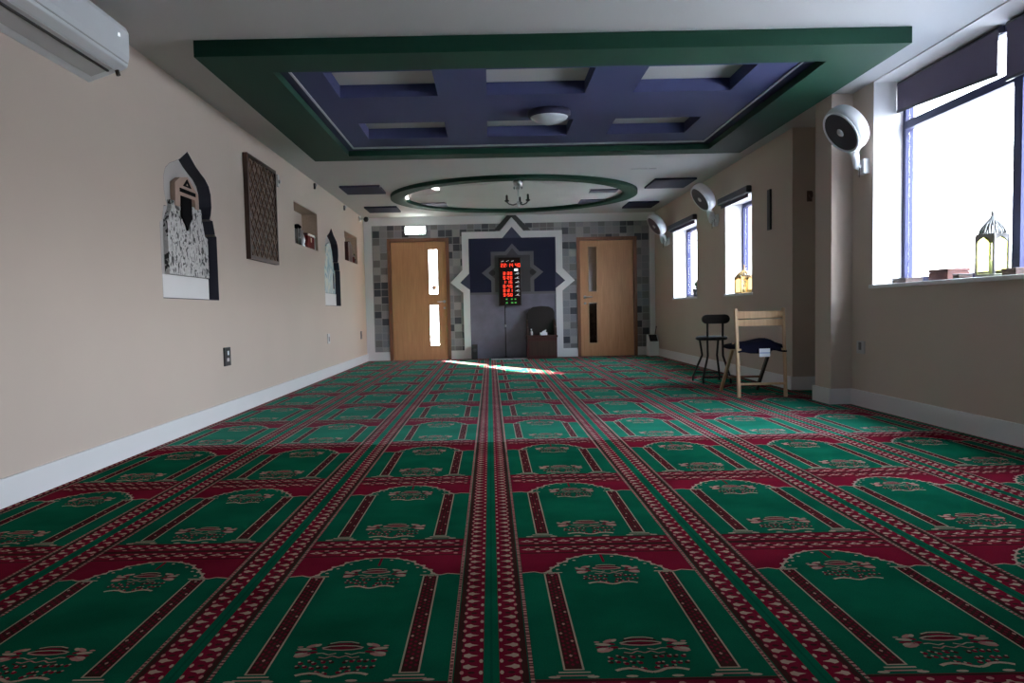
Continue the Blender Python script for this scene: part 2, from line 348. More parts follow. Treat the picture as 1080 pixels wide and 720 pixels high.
# ------------------------------------------------------------------ carved panel
t = thing('carved_panel', (XL+.02, 7.81, 1.317), 'square carved dark wooden panel hung between near arched niche and shelf recess', 'wall panel')
fr = MB(); fr.plate(rect(7.322, 8.295, 1.317, 2.245), [rect(7.355, 8.262, 1.35, 2.212)], 0, -.042, LEFT); fr.build('border', M['darkwood'], t, fix=False)
MB().plate(rect(7.355, 8.262, 1.35, 2.212), [], -.004, -.026, LEFT).build('carved_field', M['carved'], t, fix=False)
rl = MB()
def rib(a, b): rl.bar(LEFT(*a, -.03), LEFT(*b, -.03), .012, .016, 0, (1, 0, 0))
nx, nz = 6, 6; dx, dz = .907/nx, .862/nz
for i in range(nx):
    for j in range(nz):
        a, b = 7.355+i*dx, 1.35+j*dz
        rib((a, b+dz/2), (a+dx/2, b+dz)); rib((a+dx/2, b+dz), (a+dx, b+dz/2)); rib((a+dx, b+dz/2), (a+dx/2, b)); rib((a+dx/2, b), (a, b+dz/2))
rl.build('raised_lattice', wood('worn_lattice_wood', (.115, .068, .046), (.18, .115, .08), .5), t, fix=False)

# ------------------------------------------------------------------ right wall: near part, pier, recess, far part with windows
RIGHT = lambda X: (lambda u, v, d: (X+d, u, v))
WN = rect(3.25, 6.235, .938, 2.454)             # near window opening
W2 = rect(8.98, 9.99, .948, 2.035); W3 = rect(11.36, 12.815, .948, 2.005)
w = MB()
w.plate(rect(YF, 6.62, -.02, ZC+.2), [WN], 0, .30, RIGHT(XR))
w.box(XPIER, XR+.3, 6.58, 6.90, -.02, ZC+.2)
w.box(3.12, XR+.45, 6.75, 7.95, -.02, ZC+.2)
w.plate(rect(7.78, YB+.15, -.02, ZC+.2), [W2, W3], 0, .34, RIGHT(XFAR))
tag(w.build('wall_right', [M['wall']], fix=False), 'cream wall on the right with windows, a slim pier and three fans', 'wall', kind='structure')
def window(nm, X, o, xg, mull, trans, lab):
    """opening o=(y0,y1,z0,z1): dark frame at depth xg, panes between the bars, white reveal lining, sill board"""
    y0, y1, z0, z1 = o
    t = thing(nm, (xg, (y0+y1)/2, z0), lab, 'window', kind='structure')
    lin = MB(); lin.plate(rect(y0, y1, z0, z1), [rect(y0+.006, y1-.006, z0+.006, z1-.006)], .0, xg-X+.05, RIGHT(X)); lin.build('white_reveal', M['plaster'], t, fix=False)
    fr = MB(); b = .05; fr.plate(rect(y0+.006, y1-.006, z0+.006, z1-.006), [rect(y0+b, y1-b, z0+b, z1-b)], 0, .06, RIGHT(xg))
    for m_ in mull: fr.box(xg-.012, xg+.06, m_-.04, m_+.04, z0+b, z1-b)
    ys = [y0+b]+[q for m_ in mull for q in (m_-.04, m_+.04)]+[y1-b]
    for tz in trans:
        for k in range(0, len(ys), 2): fr.box(xg-.01, xg+.06, ys[k], ys[k+1], tz-.03, tz+.03)
    fr.build('window_frame', M['frame'], t, fix=False)
    zs = [z0+b]+[q for tz in trans for q in (tz-.03, tz+.03)]+[z1-b]
    for k in range(0, len(ys), 2):
        for j in range(0, len(zs), 2):
            MB().box(xg+.024, xg+.030, ys[k]+.0005, ys[k+1]-.0005, zs[j]+.0005, zs[j+1]-.0005).build('glass_pane', M['glass'], t)
    MB().box(X-.018, xg+.01, y0-.03, y1+.03, z0-.022, z0+.0055).build('sill_board', M['white'], t, bevel=.004)
    return t
window('window_1', XR, (3.25, 6.235, .938, 2.454), 3.12, (4.86,), (2.115,), 'large near window with slate blue frame under the charcoal roller blinds')
window('window_2', XFAR, (8.98, 9.99, .948, 2.035), 3.065, (9.42,), (), 'middle window with slate blue frame above the chairs, brass lantern on its sill')
window('window_3', XFAR, (11.36, 12.815, .948, 2.005), 3.065, (12.07,), (), 'farthest window with slate blue frame, small plant on its sill')
# roller blinds
t = thing('roller_blind', (3.08, 5.6, 2.15), 'charcoal roller blind pulled partway down, on the near window beside the fan', 'blind', 'roller blinds')
MB().tube([(3.092, 6.226, 2.421), (3.092, 5.005, 2.421)], .022, 14).build('roller', M['blindbox'], t)
MB().add([(3.071+e, y, z) for e in (0, .003) for y, z in ((6.222, 2.424), (5.005, 2.424), (5.005, 2.157), (6.222, 2.228))], [(0, 1, 2, 3), (7, 6, 5, 4), (0, 4, 5, 1), (1, 5, 6, 2), (2, 6, 7, 3), (3, 7, 4, 0)]).build('fabric', M['blind'], t)
MB().bar((3.073, 6.222, 2.226), (3.073, 5.005, 2.155), .012, .018).build('bottom_bar', M['blindbox'], t)
t = thing('roller_blind', (3.08, 4.36, 2.1), 'charcoal roller blind cut by the right edge of the photo', 'blind', 'roller blinds')
MB().tube([(3.092, 4.93, 2.421), (3.092, 3.30, 2.421)], .022, 14).build('roller', M['blindbox'], t)
MB().box(3.071, 3.074, 3.30, 4.92, 2.10, 2.424).build('fabric', M['blind'], t)
MB().bar((3.073, 4.92, 2.10), (3.073, 3.30, 2.10), .012, .018).build('bottom_bar', M['blindbox'], t)
for (a, b, z, lab) in ((8.97, 10.12, 2.035, 'dark rolled blind cassette over the middle window'), (11.33, 12.93, 2.005, 'dark rolled blind cassette over the farthest window')):
    t = thing('roller_blind', (XFAR-.03, (a+b)/2, z-.02), lab, 'blind', 'roller blinds')
    MB().box(XFAR-.062, XFAR-.001, a, b, z-.005, z+.075).build('cassette', M['blindbox'], t, bevel=.012)
    MB().box(XFAR-.03, XFAR-.025, a+.05, b-.05, z-.045, z-.004).build('fabric', M['blind'], t)

# ------------------------------------------------------------------ back wall with two doors
DL, DR = (-1.745, -.685, 2.09), (1.51, 2.545, 2.05)
w = MB()
dl, dr = rect(DL[0], DL[1], -.02, DL[2]), rect(DR[0], DR[1], -.02, DR[2])
ol = [(XL-.3, -.02), (DL[0], -.02), (DL[0], DL[2]), (DL[1], DL[2]), (DL[1], -.02), (DR[0], -.02), (DR[0], DR[2]), (DR[1], DR[2]), (DR[1], -.02), (XR+.3, -.02), (XR+.3, ZC+.2), (XL-.3, ZC+.2)]
w.plate(ol, [], 0, .15, BACK, 0)
tl = [(-2.005, .15), (DL[0], .15), (DL[0], DL[2]), (DL[1], DL[2]), (DL[1], .15), (DR[0], .15), (DR[0], DR[2]), (DR[1], DR[2]), (DR[1], .15), (2.765, .15), (2.765, 2.315), (-2.005, 2.315)]
w.plate(tl, [], -.006, -.0005, BACK, 1)
tag(w.build('wall_back', [M['white'], M['tile']], fix=False), 'back wall with grey patchwork tiles around two doors and white borders', 'wall', kind='structure')
def door(nm, D, vx, vz, hx, hz, flip, lab):
    x0, x1, z1 = D
    t = thing(nm, ((x0+x1)/2, YB, 0), lab, 'door', kind='structure')
    fr = MB(); fr.plate([(x0, 0), (x0+.055, 0), (x0+.055, z1-.055), (x1-.055, z1-.055), (x1-.055, 0), (x1, 0), (x1, z1), (x0, z1)], [], -.025, .13, BACK)
    fr.build('door_frame', M['oak_dark'], t, fix=False)
    a, b, c = x0+.059, x1-.059, z1-.059
    MB().plate([(x0+.05, 0), (x0+.085, 0), (x0+.085, z1-.085), (x1-.085, z1-.085), (x1-.085, 0), (x1-.05, 0), (x1-.05, z1-.05), (x0+.05, z1-.05)], [], .0565, .08, BACK).build('added_door_stop', M['oak_dark'], t, fix=False)  # strip added behind the leaf to block sun leaking round its edges
    MB().box(x0+.06, x1-.06, YB-.005, YB+.14, -.011, .0018).build('added_threshold', M['oak_dark'], t)  # dark strip added under the leaf to keep sunlight out there
    holes = [rect(vx[0], vx[1], *q) for q in vz]
    MB().plate(rect(a, b, .0022, c), holes, .01, .054, BACK).build('door_leaf', M['oak'], t, fix=False)
    bd = MB()
    for q in vz: bd.plate(rect(vx[0]-.014, vx[1]+.014, q[0]-.014, q[1]+.014), [rect(vx[0], vx[1], *q)], -.001, .009, BACK)
    bd.build('glazing_bead', M['beech'], t, fix=False)
    for q in vz: MB().box(vx[0]+.0005, vx[1]-.0005, YB+.03, YB+.036, q[0]+.0005, q[1]-.0005).build('vision_pane', M['glass'], t)
    h = MB(); h.lathe([(.026, 0), (.026, .008), (.02, .012), (0, .012)], 18, 0, Matrix.Translation((hx, YB+.0095, hz)) @ Matrix.Rotation(pi/2, 4, 'X'))
    h.tube([(hx, YB, hz), (hx, YB-.045, hz), (hx+flip*.02, YB-.052, hz), (hx+flip*.12, YB-.052, hz)], .009, 10)
    h.build('lever_handle', M['steel'], t)
    h = MB(); h.lathe([(.022, 0), (.022, .006), (0, .006)], 18, 0, Matrix.Translation((hx, YB+.0095, hz-.11)) @ Matrix.Rotation(pi/2, 4, 'X')); h.build('keyhole_plate', M['steel'], t)
    return t
d1 = door('door_1', DL, (-1.04, -.89), ((.25, .94), (1.13, 1.895)), -.785, 1.0, -1, 'pale oak door in the back wall with two brilliantly lit vision panels')
MB().lathe([(.04, 0), (.04, .004), (0, .004)], 20, 0, Matrix.Translation((-.955, YB+.029, 1.245)) @ Matrix.Rotation(pi/2, 4, 'X')).build('round_sticker', M['star_grey'], d1)
door('door_2', DR, (1.715, 1.85), ((.23, .925), (1.12, 1.885)), 1.645, 1.025, 1, 'pale oak door in the back wall with a dark lower vision panel')

# ------------------------------------------------------------------ front wall, floor, ceiling, skirtings
tag(MB().box(XL-.3, XR+.3, YF-.2, YF, -.02, ZC+.2).build('wall_front', M['wall'], fix=False), 'plain cream wall behind the viewer', 'wall', kind='structure')
tag(MB().box(XL-.34, XR+.35, YF-.2, YB+.15, -.2, -.012).build('floor', M['concrete']), 'grey slab under the prayer carpet', 'floor', kind='structure')
c = MB()
RC = (.37, 11.81)
c.plate(rect(XL-.34, XR+.35, YF-.2, YB+.15), [rect(-1.40, 2.28, 5.30, 8.26)], ZC, ZC+.3, FLAT)
c.box(-1.6, 2.5, 5.1, 8.45, ZC+.16, ZC+.3)
tag(c.build('ceiling', M['ceil'], fix=False), 'white painted ceiling', 'ceiling', kind='structure')
def skirt(nm, lab, pts):
    b = MB(); 
    for (xa, ya, xb, yb) in pts:
        b.box(min(xa, xb), max(xa, xb), min(ya, yb), max(ya, yb), 0, .115); b.box(min(xa, xb)+(.004 if xb-xa < .05 and nm != 'baseboard_right' else 0), max(xa, xb), min(ya, yb), max(ya, yb), .115, .125)
    tag(b.build(nm, M['white']), lab, 'skirting', kind='structure')
skirt('baseboard_left', 'white skirting board along the left wall', [(XL, YF, XL+.018, YB)])
skirt('baseboard_right', 'white skirting board along the right wall and around the pier', [(XR-.018, YF, XR, 6.58), (XPIER-.018, 6.562, XPIER, 6.918), (XPIER, 6.562, XR, 6.58), (XPIER, 6.90, 3.12, 6.918), (3.102, 6.918, 3.12, 7.762), (XFAR-.018, 7.762, 3.12, 7.78), (XFAR-.018, 7.78, XFAR, YB)])
skirt('baseboard_back', 'white skirting pieces beside the doors on the back wall', [(XL+.018, YB-.018, DL[0], YB), (DL[1], YB-.018, -.46, YB), (1.27, YB-.018, DR[0], YB), (DR[1], YB-.018, XFAR-.018, YB)])
b = MB(); b.box(XL+.0, -2.005, YB-.012, YB, .125, ZC); b.box(2.765, XFAR, YB-.012, YB, .125, ZC)
tag(b.build('trim_1', M['white']), 'white upright borders closing the tiled back wall at both corners', 'trim', kind='structure')

# ------------------------------------------------------------------ coffered ceiling feature
t = thing('coffered_ceiling_panel', (.41, 6.74, 2.358), 'big dark green ceiling frame around a navy coffered panel', 'ceiling panel')
MB().plate(rect(-1.735, 2.57, 5.03, 8.45), [rect(-1.355, 2.195, 5.375, 8.21)], 2.358, ZC+.001, FLAT).build('green_frame', M['green'], t, fix=False)
g = MB(); g.plate(rect(-1.355, 2.195, 5.375, 8.21), [rect(-1.30, 2.125, 5.43, 8.14)], 2.410, 2.445, FLAT, 0)
g.build('inner_step', M['navy_dark'], t, fix=False)
g = MB(); g.plate(rect(-1.30, 2.125, 5.43, 8.14), [rect(-1.285, 2.11, 5.445, 8.085)], 2.412, 2.420, FLAT); g.build('pale_bead', M['trim_grey'], t, fix=False)
cofs = [rect(a, b, c_, d) for (a, b) in ((-1.085, -.355), (.01, .745), (1.105, 1.835)) for (c_, d) in ((5.62, 6.27), (7.11, 7.73))]
MB().plate(rect(-1.30, 2.125, 5.43, 8.14), cofs, 2.421, 2.515, FLAT).build('coffered_grid', M['navy'], t, fix=False)
g = MB()
for q in cofs: g.plate(rect(q[0][0]-.02, q[1][0]+.02, q[0][1]-.02, q[2][1]+.02), [], 2.516, 2.525, FLAT)
g.build('coffer_lids', M['ceil'], t, fix=False)
t = thing('ceiling_light', (.515, 6.80, 2.30), 'unlit shallow opal dome light under the coffered navy panel', 'ceiling light')
MB().lathe([(.10, .121), (.17, .121), (.177, .10), (.173, .075), (.16, .07)], 36, 0, Matrix.Translation((.515, 6.80, 2.30))).build('rim', M['navy_dark'], t)
MB().lathe([(0, .012), (.05, .016), (.10, .032), (.14, .055), (.16, .078)], 36, 0, Matrix.Translation((.515, 6.80, 2.30))).build('diffuser', M['opal'], t)

# ------------------------------------------------------------------ ring, chandelier, blue strips
t = thing('ceiling_ring', (RC[0], RC[1], 2.41), 'dark green ring moulding on the ceiling before the back wall', 'ceiling ring')
MB().plate(ngon(*RC, 1.737, 96), [ngon(*RC, 1.54, 96)], 2.408, ZC, FLAT).build('ring_band', M['green'], t, fix=False)
st = MB(); pts = [(RC[0]+(1.42 if k % 2 == 0 else 1.1)*cos(pi*k/8), RC[1]+(1.42 if k % 2 == 0 else 1.1)*sin(pi*k/8)) for k in range(16)]
st.add([(RC[0], RC[1], 2.416)]+[(x, y, 2.449) for x, y in pts]+[(x, y, ZC-.0005) for x, y in pts], [(0, 1+k, 1+(k+1) % 16) for k in range(16)]+[(1+k, 17+k, 17+(k+1) % 16, 1+(k+1) % 16) for k in range(16)])
st.build('faceted_star', M['ceil'], t, fix=False)
ls = MB(); R_ = 1.52
for k in range(10):
    a, b = radians(176+k*4.4), radians(176+(k+1)*4.4)
    ls.bar((RC[0]+R_*cos(a), RC[1]+R_*sin(a), 2.442), (RC[0]+R_*cos(b), RC[1]+R_*sin(b), 2.442), .03, .02)
ls.bar((-.74, 10.70, 2.436), (-.66, 11.02, 2.436), .05, .02)
ls.build('lit_strip', M['led'], t, fix=False)
nv = MB()
for a, b, c_, d in ((1.42, 1.80, 11.42, 11.68), (1.40, 1.78, 12.45, 12.9), (-1.0, -.62, 12.45, 12.9)): MB().box(a, b, c_, d, 2.44, ZC-.001).build('navy_inset', M['slate'], t)
for (a, b, c_, d, lab) in ((-1.90, -1.38, 10.67, 11.32, 'navy ceiling strip at left of the green ring, nearer one'), (-1.90, -1.40, 12.75, 13.38, 'navy ceiling strip at left of the green ring, close to the exit sign'),
                          (2.14, 2.675, 10.59, 11.33, 'navy ceiling strip at right of the green ring, nearer one'), (2.18, 2.65, 12.80, 13.48, 'navy ceiling strip at right of the green ring, close to the back corner')):
    tag(MB().box(a, b, c_, d, 2.432, ZC+.002).build('ceiling_strip', M['navy_dark'], bevel=.003), lab, 'ceiling panel', 'navy strips beside the green ring')
t = thing('ceiling_vent', (1.84, 9.86, 2.448), 'thin slotted grille in the white ceiling right of the ring', 'vent')
v = MB()
for a, b in ((1.71, 1.79), (1.81, 1.90), (1.92, 2.0)): v.box(a, b, 9.845, 9.875, 2.449, ZC+.002)
v.build('slot', M['plastic_grey'], t)
cx, cy = .375, 10.19
t = thing('chandelier', (cx, cy, 2.086), 'small three armed crystal chandelier hanging at the front edge of the green ring', 'chandelier')
MB().lathe([(.02, -.09), (.045, -.075), (.06, -.05), (.062, -.02), (.05, 0)], 20, 0, Matrix.Translation((cx, cy, 2.408))).build('ceiling_rose', M['steel'], t)
b = MB(); b.tube([(cx, cy, 2.326), (cx, cy, 2.116)], .008, 8); b.lathe([(.004, -.06), (.02, -.04), (.028, -.01), (.012, .02)], 14, 0, Matrix.Translation((cx, cy, 2.136))); b.build('stem', M['steel'], t)
for k in range(3):
    a = radians(200+k*120); ex, ey = cx+.15*cos(a), cy+.15*sin(a)
    arm = MB().tube([(cx, cy, 2.126), (cx+.07*cos(a), cy+.07*sin(a), 2.101), (cx+.12*cos(a), cy+.12*sin(a), 2.111), (ex, ey, 2.136)], .008, 8).build('arm', M['star_fill'], t)
    MB().lathe([(.008, 0), (.026, .012), (.03, .022), (.014, .03), (.013, .085), (0, .095)], 14, 0, Matrix.Translation((ex, ey, 2.131))).build('candle_cup', M['black'], arm)
b = MB()
for k in range(10):
    a = 2*pi*k/10
    b.lathe([(0, -.028), (.009, -.01), (0, .01)], 6, 0, Matrix.Translation((cx+.052*cos(a), cy+.052*sin(a), 2.321)), False)
b.build('crystal_drops', M['glass_clear2'], t)

# ------------------------------------------------------------------ prayer carpet: mats woven 7 across, pattern as inlaid pile
SH = -.02; X0, PX, Y0, PY = -.015, .716, 2.775, 1.13
class Pile:
    def __init__(s): s.v = []; s.f = []; s.m = []
    def poly(s, pts, lay, m):
        o = len(s.v); z = .0001*lay
        s.v += [(x, y+SH*x, z) for x, y in pts]; s.f.append(tuple(range(o, o+len(pts)))); s.m.append(m)
def clip(pts, lo, hi):
    """clip polygon to lo<=y<=hi in the woven (unsheared) frame"""
    for sgn, lim in ((1, lo), (-1, -hi)):
        out = []
        for i in range(len(pts)):
            a, b = pts[i-1], pts[i]; da, db = sgn*a[1]-lim, sgn*b[1]-lim
            if da*db < 0: t_ = da/(da-db); out.append((a[0]+(b[0]-a[0])*t_, a[1]+(b[1]-a[1])*t_))
            if db >= 0: out.append(b)
        pts = out
        if len(pts) < 3: return None
    return pts
GREEN, MAROON, BROWN, CREAM, PINK, DEEP = range(6)
def R4(a, b, c_, d): return [(a, c_), (b, c_), (b, d), (a, d)]
def line(pts, wdt):
    out = []
    for (x0, y0), (x1, y1) in zip(pts, pts[1:]):
        dx_, dy_ = x1-x0, y1-y0; l = sqrt(dx_*dx_+dy_*dy_) or 1; nx_, ny_ = -dy_/l*wdt/2, dx_/l*wdt/2
        out.append([(x0+nx_, y0+ny_), (x0-nx_, y0-ny_), (x1-nx_, y1-ny_), (x1+nx_, y1+ny_)])
    return out
def ell(cx_, cy_, a, b, n=10, rot=0):
    return [(cx_+a*cos(q)*cos(rot)-b*sin(q)*sin(rot), cy_+a*cos(q)*sin(rot)+b*sin(q)*cos(rot)) for q in (2*pi*k/n for k in range(n))]
def medallion(s=1.0):
    """flower vase spray: list of (poly, layer, material) about its own centre, ~.2 wide and .2 deep"""
    L = []; rnd = random.Random(3)
    def E(x, y, a, b, m, r=0, lay=6, n=8): L.append((ell(x, y, a, b, n, r), lay, m))
    for sg in (-1, 1):
        # two big half-open flowers at the sides: striped petals
        for (x, y, a, b, r, m) in ((.073, .063, .016, .0075, 2.5, PINK), (.060, .066, .010, .006, 2.2, CREAM), (.088, .044, .019, .0075, .15, CREAM), (.070, .047, .012, .007, .3, MAROON), (.092, .030, .016, .006, -.1, MAROON),
                                   (.086, .014, .021, .0125, -.45, PINK), (.094, .018, .012, .007, -.45, CREAM), (.066, .026, .013, .007, -.3, MAROON), (.100, .058, .007, .004, 0, PINK)):
            E(sg*x, y, a, b, m, sg*r, 7 if m == CREAM else 6)
        # small red buds with pale specks over the vase
        for k in range(13):
            x, y = .014+.068*(k % 5)/4+rnd.uniform(-.005, .005), -.028-.026*(k//5)+rnd.uniform(-.006, .006)
            E(sg*x, y, .0065, .0075, MAROON if k % 3 else BROWN, 0, 5, 6); E(sg*(x+.004), y+.0065, .0035, .004, PINK if k % 2 else CREAM, 0, 6, 5)
        for q in line([(0, -.101), (sg*.014, -.096), (sg*.03, -.084), (sg*.05, -.081), (sg*.066, -.085), (sg*.078, -.092)], .0095): L.append((q, 7, CREAM))
        for q in line([(sg*.010, .020), (sg*.026, .012), (sg*.042, .022), (sg*.056, .020)], .004): L.append((q, 7, CREAM))
        for q in line([(0, -.004), (sg*.016, .006), (sg*.030, -.006), (sg*.046, .000)], .004): L.append((q, 7, PINK))
        for q in line([(sg*.012, -.016), (sg*.034, -.018), (sg*.05, -.008)], .004): L.append((q, 6, BROWN))
    # layered bloom in the middle
    E(0, .052, .050, .0125, BROWN, 0, 4, 16); E(0, .066, .040, .011, BROWN, 0, 4, 16)
    for q in line([(-.048, .050), (-.030, .059), (0, .062), (.030, .059), (.048, .050)], .005): L.append((q, 7, CREAM))
    for q in line([(-.046, .046), (-.024, .039), (0, .037), (.024, .039), (.046, .046)], .006): L.append((q, 7, PINK))
    for q in line([(-.034, .074), (-.014, .083), (.014, .083), (.034, .074)], .0045): L.append((q, 7, CREAM))
    E(0, .050, .030, .006, MAROON, 0, 6, 14); E(0, .071, .022, .005, MAROON, 0, 6, 12)
    return [([(x*s, y*s) for x, y in p_], l, m) for p_, l, m in L]
MED = medallion(1.0)
def arch_pts():
    return [(-.178, -.285), (-.168, -.25), (-.150, -.232), (-.142, -.205), (-.120, -.190), (-.108, -.160), (-.080, -.142), (-.05, -.122), (0, -.112)]
AR = arch_pts(); AR = AR+[(-x, y) for x, y in AR[-2::-1]]
def cell(P, cx_, yt, lo, hi):
    """one mat; yt = centre of its top cross band"""
    def put(pts, lay, m):
        q = clip([(cx_+x, yt+y) for x, y in pts], lo, hi)
        if q: P.poly(q, lay, m)
    H = .262
    # cross band with flowers
    put(R4(-H, H, -.10, .10), 1, MAROON); put(R4(-H, H, -.012, .014), 2, BROWN); put(R4(-H, H, .088, .098), 2, BROWN); put(R4(-H, H, -.095, -.086), 2, BROWN)
    k = -H+.03
    while k < H:
        for y, s in ((.05, 1), (-.048, -1)):
            put([(k-.024, y), (k-.008, y+.006), (k-.004, y+.015), (k+.004, y+.015), (k+.008, y+.006), (k+.024, y), (k+.006, y-.009), (k-.006, y-.009)], 3, CREAM); put(ell(k, y, .007, .006, 6), 4, MAROON)
            put(ell(k+.031, y+s*.024, .008, .008, 6), 3, PINK); put(ell(k+.031, y-s*.006, .015, .012, 7), 2, BROWN); put(ell(k+.031, y-s*.024, .009, .006, 6), 3, PINK)
        k += .063
    # spandrels and arch
    L_ = [p for p in AR if p[0] <= 0]
    for sg in (-1, 1):
        put(([(sg*H, -.10), (0, -.10)] + [(sg*abs(x), y) for x, y in L_[::-1]] + [(sg*.200, -.298), (sg*.225, -.285), (sg*H, -.295)]), 1, MAROON)
        for q in line([(sg*abs(x), y) for x, y in L_], .0065): put(q, 4, CREAM)
        for x, y in L_[:-1]: put(ell(sg*abs(x), y, .009, .008, 7), 5, CREAM)
        for x, y in L_[1:-1:2]: put(ell(sg*(abs(x)-.016), y-.018, .006, .005, 6), 5, CREAM)
        for q in line([(sg*.178, -.285), (sg*.2, -.302), (sg*.225, -.287), (sg*H, -.297)], .006): put(q, 4, CREAM)
        # pillar
        a, b = sorted((sg*.150, sg*.197))
        put(R4(a, b, -.985, -.305), 1, CREAM); put(R4(a+.0045, b-.0045, -.980, -.310), 2, BROWN)
        for n_ in range(27):
            for q_ in (-1, 0, 1): put([((a+b)/2+q_*.0115+dx_, -.325-n_*.0243+(.012 if q_ else 0)+dy_) for dx_, dy_ in ((-.0045, 0), (0, .008), (.0045, 0), (0, -.008))], 4, MAROON if (n_*3+q_) % 8 else PINK)
        put(R4(a-.012, b+.012, -1.000, -.993), 2, CREAM); put(R4(a-.018, b+.018, -1.016, -1.010), 2, PINK); put(R4(a-.010, b+.010, -.302, -.296), 4, CREAM)
        for n_ in range(3): put(ell(sg*(.05+n_*.085), -1.020, .014, .006, 8), 3, CREAM)
    for pl, lay, m in MED:
        put([(x*.92, y-.312) for x, y in pl], lay, m); put([(x*1.04, y*1.06-.895) for x, y in pl], lay, m)
    for q in line([(0, -.112), (0, -.20)], .008): put(q, 3, MAROON)
def strip(P, xs, lo, hi):
    def put(pts, lay, m):
        q = clip(pts, lo, hi)
        if q: P.poly([(max(XL+.001, min(XFAR-.0 if p[1] > 6.4 else XR-.001, p[0])), p[1]) for p in q], lay, m)
    put(R4(xs-.003, xs+.003, lo, hi), 1, DEEP)
    for sg in (-1, 1):
        def rr(a, b): return sorted((xs+sg*a, xs+sg*b))
        a, b = rr(.018, .068); put(R4(a, b, lo, hi), 2, MAROON)
        a, b = rr(.068, .083); put(R4(a, b, lo, hi), 2, BROWN)
        a, b = rr(.086, .0945); put(R4(a, b, lo, hi), 2, PINK)
        y = floor(lo/.0605)*.0605
        while y < hi:
            put([(xs+sg*.030, y), (xs+sg*.046, y+.006), (xs+sg*.052, y+.013), (xs+sg*.064, y+.006), (xs+sg*.064, y-.006), (xs+sg*.052, y-.013), (xs+sg*.046, y-.006)], 4, CREAM)
            put(ell(xs+sg*.0235, y+.030, .0048, .011, 6), 4, CREAM); put(ell(xs+sg*.0665, y+.030, .005, .010, 6), 4, PINK)
            put(ell(xs+sg*.045, y+.030, .009, .007, 6), 3, BROWN)
            if y < 4.6:
                for q in (.008, .025, .042, .059): put(R4(xs+sg*.086-.001, xs+sg*.0945+.001, y+q, y+q+.006), 3, BROWN)
            y += .0605
SEAM = Y0+2*PY
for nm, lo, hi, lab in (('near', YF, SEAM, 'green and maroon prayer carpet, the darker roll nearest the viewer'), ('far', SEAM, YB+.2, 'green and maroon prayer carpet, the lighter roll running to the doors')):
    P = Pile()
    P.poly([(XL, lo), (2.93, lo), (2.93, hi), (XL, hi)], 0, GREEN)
    if nm == 'far': P.poly([(2.86, 6.72), (3.119, 6.72), (3.119, 7.77), (2.86, 7.77)], 0, GREEN)
    for k in range(8): strip(P, X0+PX*(k-3), lo, hi)
    for k in range(7):
        j0 = int(floor((lo-Y0)/PY))-1
        for j in range(j0, j0+16):
            yt = Y0+PY*j
            if yt-1.1 > hi or yt+.1 < lo: continue
            cell(P, X0+PX*(k-2.5), yt, lo, hi)
    # trim the weave square against the end wall and side walls
    me = bpy.data.meshes.new('prayer_carpet')
    vv = [(min(max(x, XL+.0005), 2.859 if y > 7.8 else 2.899 if y < 6.7 else 3.119), min(max(y, YF+.001), YB-.001), z) for x, y, z in P.v]
    me.from_pydata(vv, [], P.f)
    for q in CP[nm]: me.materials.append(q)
    me.polygons.foreach_set('material_index', P.m)
    bm = bmesh.new(); bm.from_mesh(me)
    for fc in bm.faces:
        if fc.normal.z < 0: fc.normal_flip()
    bmesh.ops.dissolve_degenerate(bm, dist=1e-6, edges=bm.edges)
    # woven backing under the pile
    base = [(XL, max(lo, YF)), (2.859, max(lo, YF)), (2.859, min(hi, YB)), (XL, min(hi, YB))]
    vb = [bm.verts.new((x, y+(SH*x if (y == SEAM) else 0), -.01)) for x, y in base]; bm.faces.new(vb[::-1]).material_index = DEEP
    bm.to_mesh(me); bm.free()
    o = bpy.data.objects.new('prayer_carpet', me); COL.objects.link(o)
    tag(o, lab, 'carpet', 'prayer carpet rolls')

# ------------------------------------------------------------------ mihrab
MX = .40
def mir(h): return [(MX+a, b) for a, b in h]+[(MX-a, b) for a, b in h[::-1]]
t = thing('mihrab', (MX, YB, 0), 'star outlined mihrab with white border and navy field between the two doors', 'mihrab')
outer = [(.855, .003), (.855, 1.145), (1.07, 1.317), (.862, 1.53), (.862, 2.178), (.20, 2.178)]
inner = [(.74, .003), (.74, 1.19), (.905, 1.317), (.748, 1.47), (.748, 2.065), (.165, 2.065)]
o_ = mir(outer); i_ = mir(inner)
def full(h, ap): return [(MX+a, b) for a, b in h]+[(MX, ap)]+[(MX-a, b) for a, b in h[::-1]]
O, I = full(outer, 2.41), full(inner, 2.255)
ring = O+I[::-1]
MB().plate(ring, [], -.045, -.0065, BACK).build('white_border', M['white'], t, fix=False)
MB().plate(I, [], -.020, -.0065, BACK).build('slate_star_field', M['slate'], t, fix=False)
MB().plate(rect(MX-.735, MX+.735, 1.14, 2.065), [], -.026, -.0205, BACK).build('navy_field', M['navy_dark'], t, fix=False)
MB().plate(rect(MX-.735, MX+.735, .003, 1.10), [], -.026, -.0205, BACK).build('marble_dado', M['marble'], t, fix=False)
s1 = full([(.368, 1.14), (.368, 1.34), (.53, 1.472), (.368, 1.60), (.368, 1.832), (.125, 1.832)], 1.968)
s2 = full([(.305, 1.14), (.305, 1.375), (.42, 1.472), (.305, 1.565), (.305, 1.77), (.10, 1.77)], 1.89)
MB().plate(s1+s2[::-1], [], -.036, -.0265, BACK).build('grey_star_border', M['star_grey'], t, fix=False)
MB().plate(s2, [], -.031, -.0265, BACK).build('dark_star_field', M['star_fill'], t, fix=False)
MB().plate(rect(MX-.735, MX+.735, 1.10, 1.14), [], -.034, -.0205, BACK).build('grey_rail', M['star_grey'], t, fix=False)
for sg in (-1, 1): MB().plate(ngon(MX+sg*.348, 1.474, .052, 20), [], -.0345, -.031, BACK).build('dark_roundel', M['black'], t, fix=False)
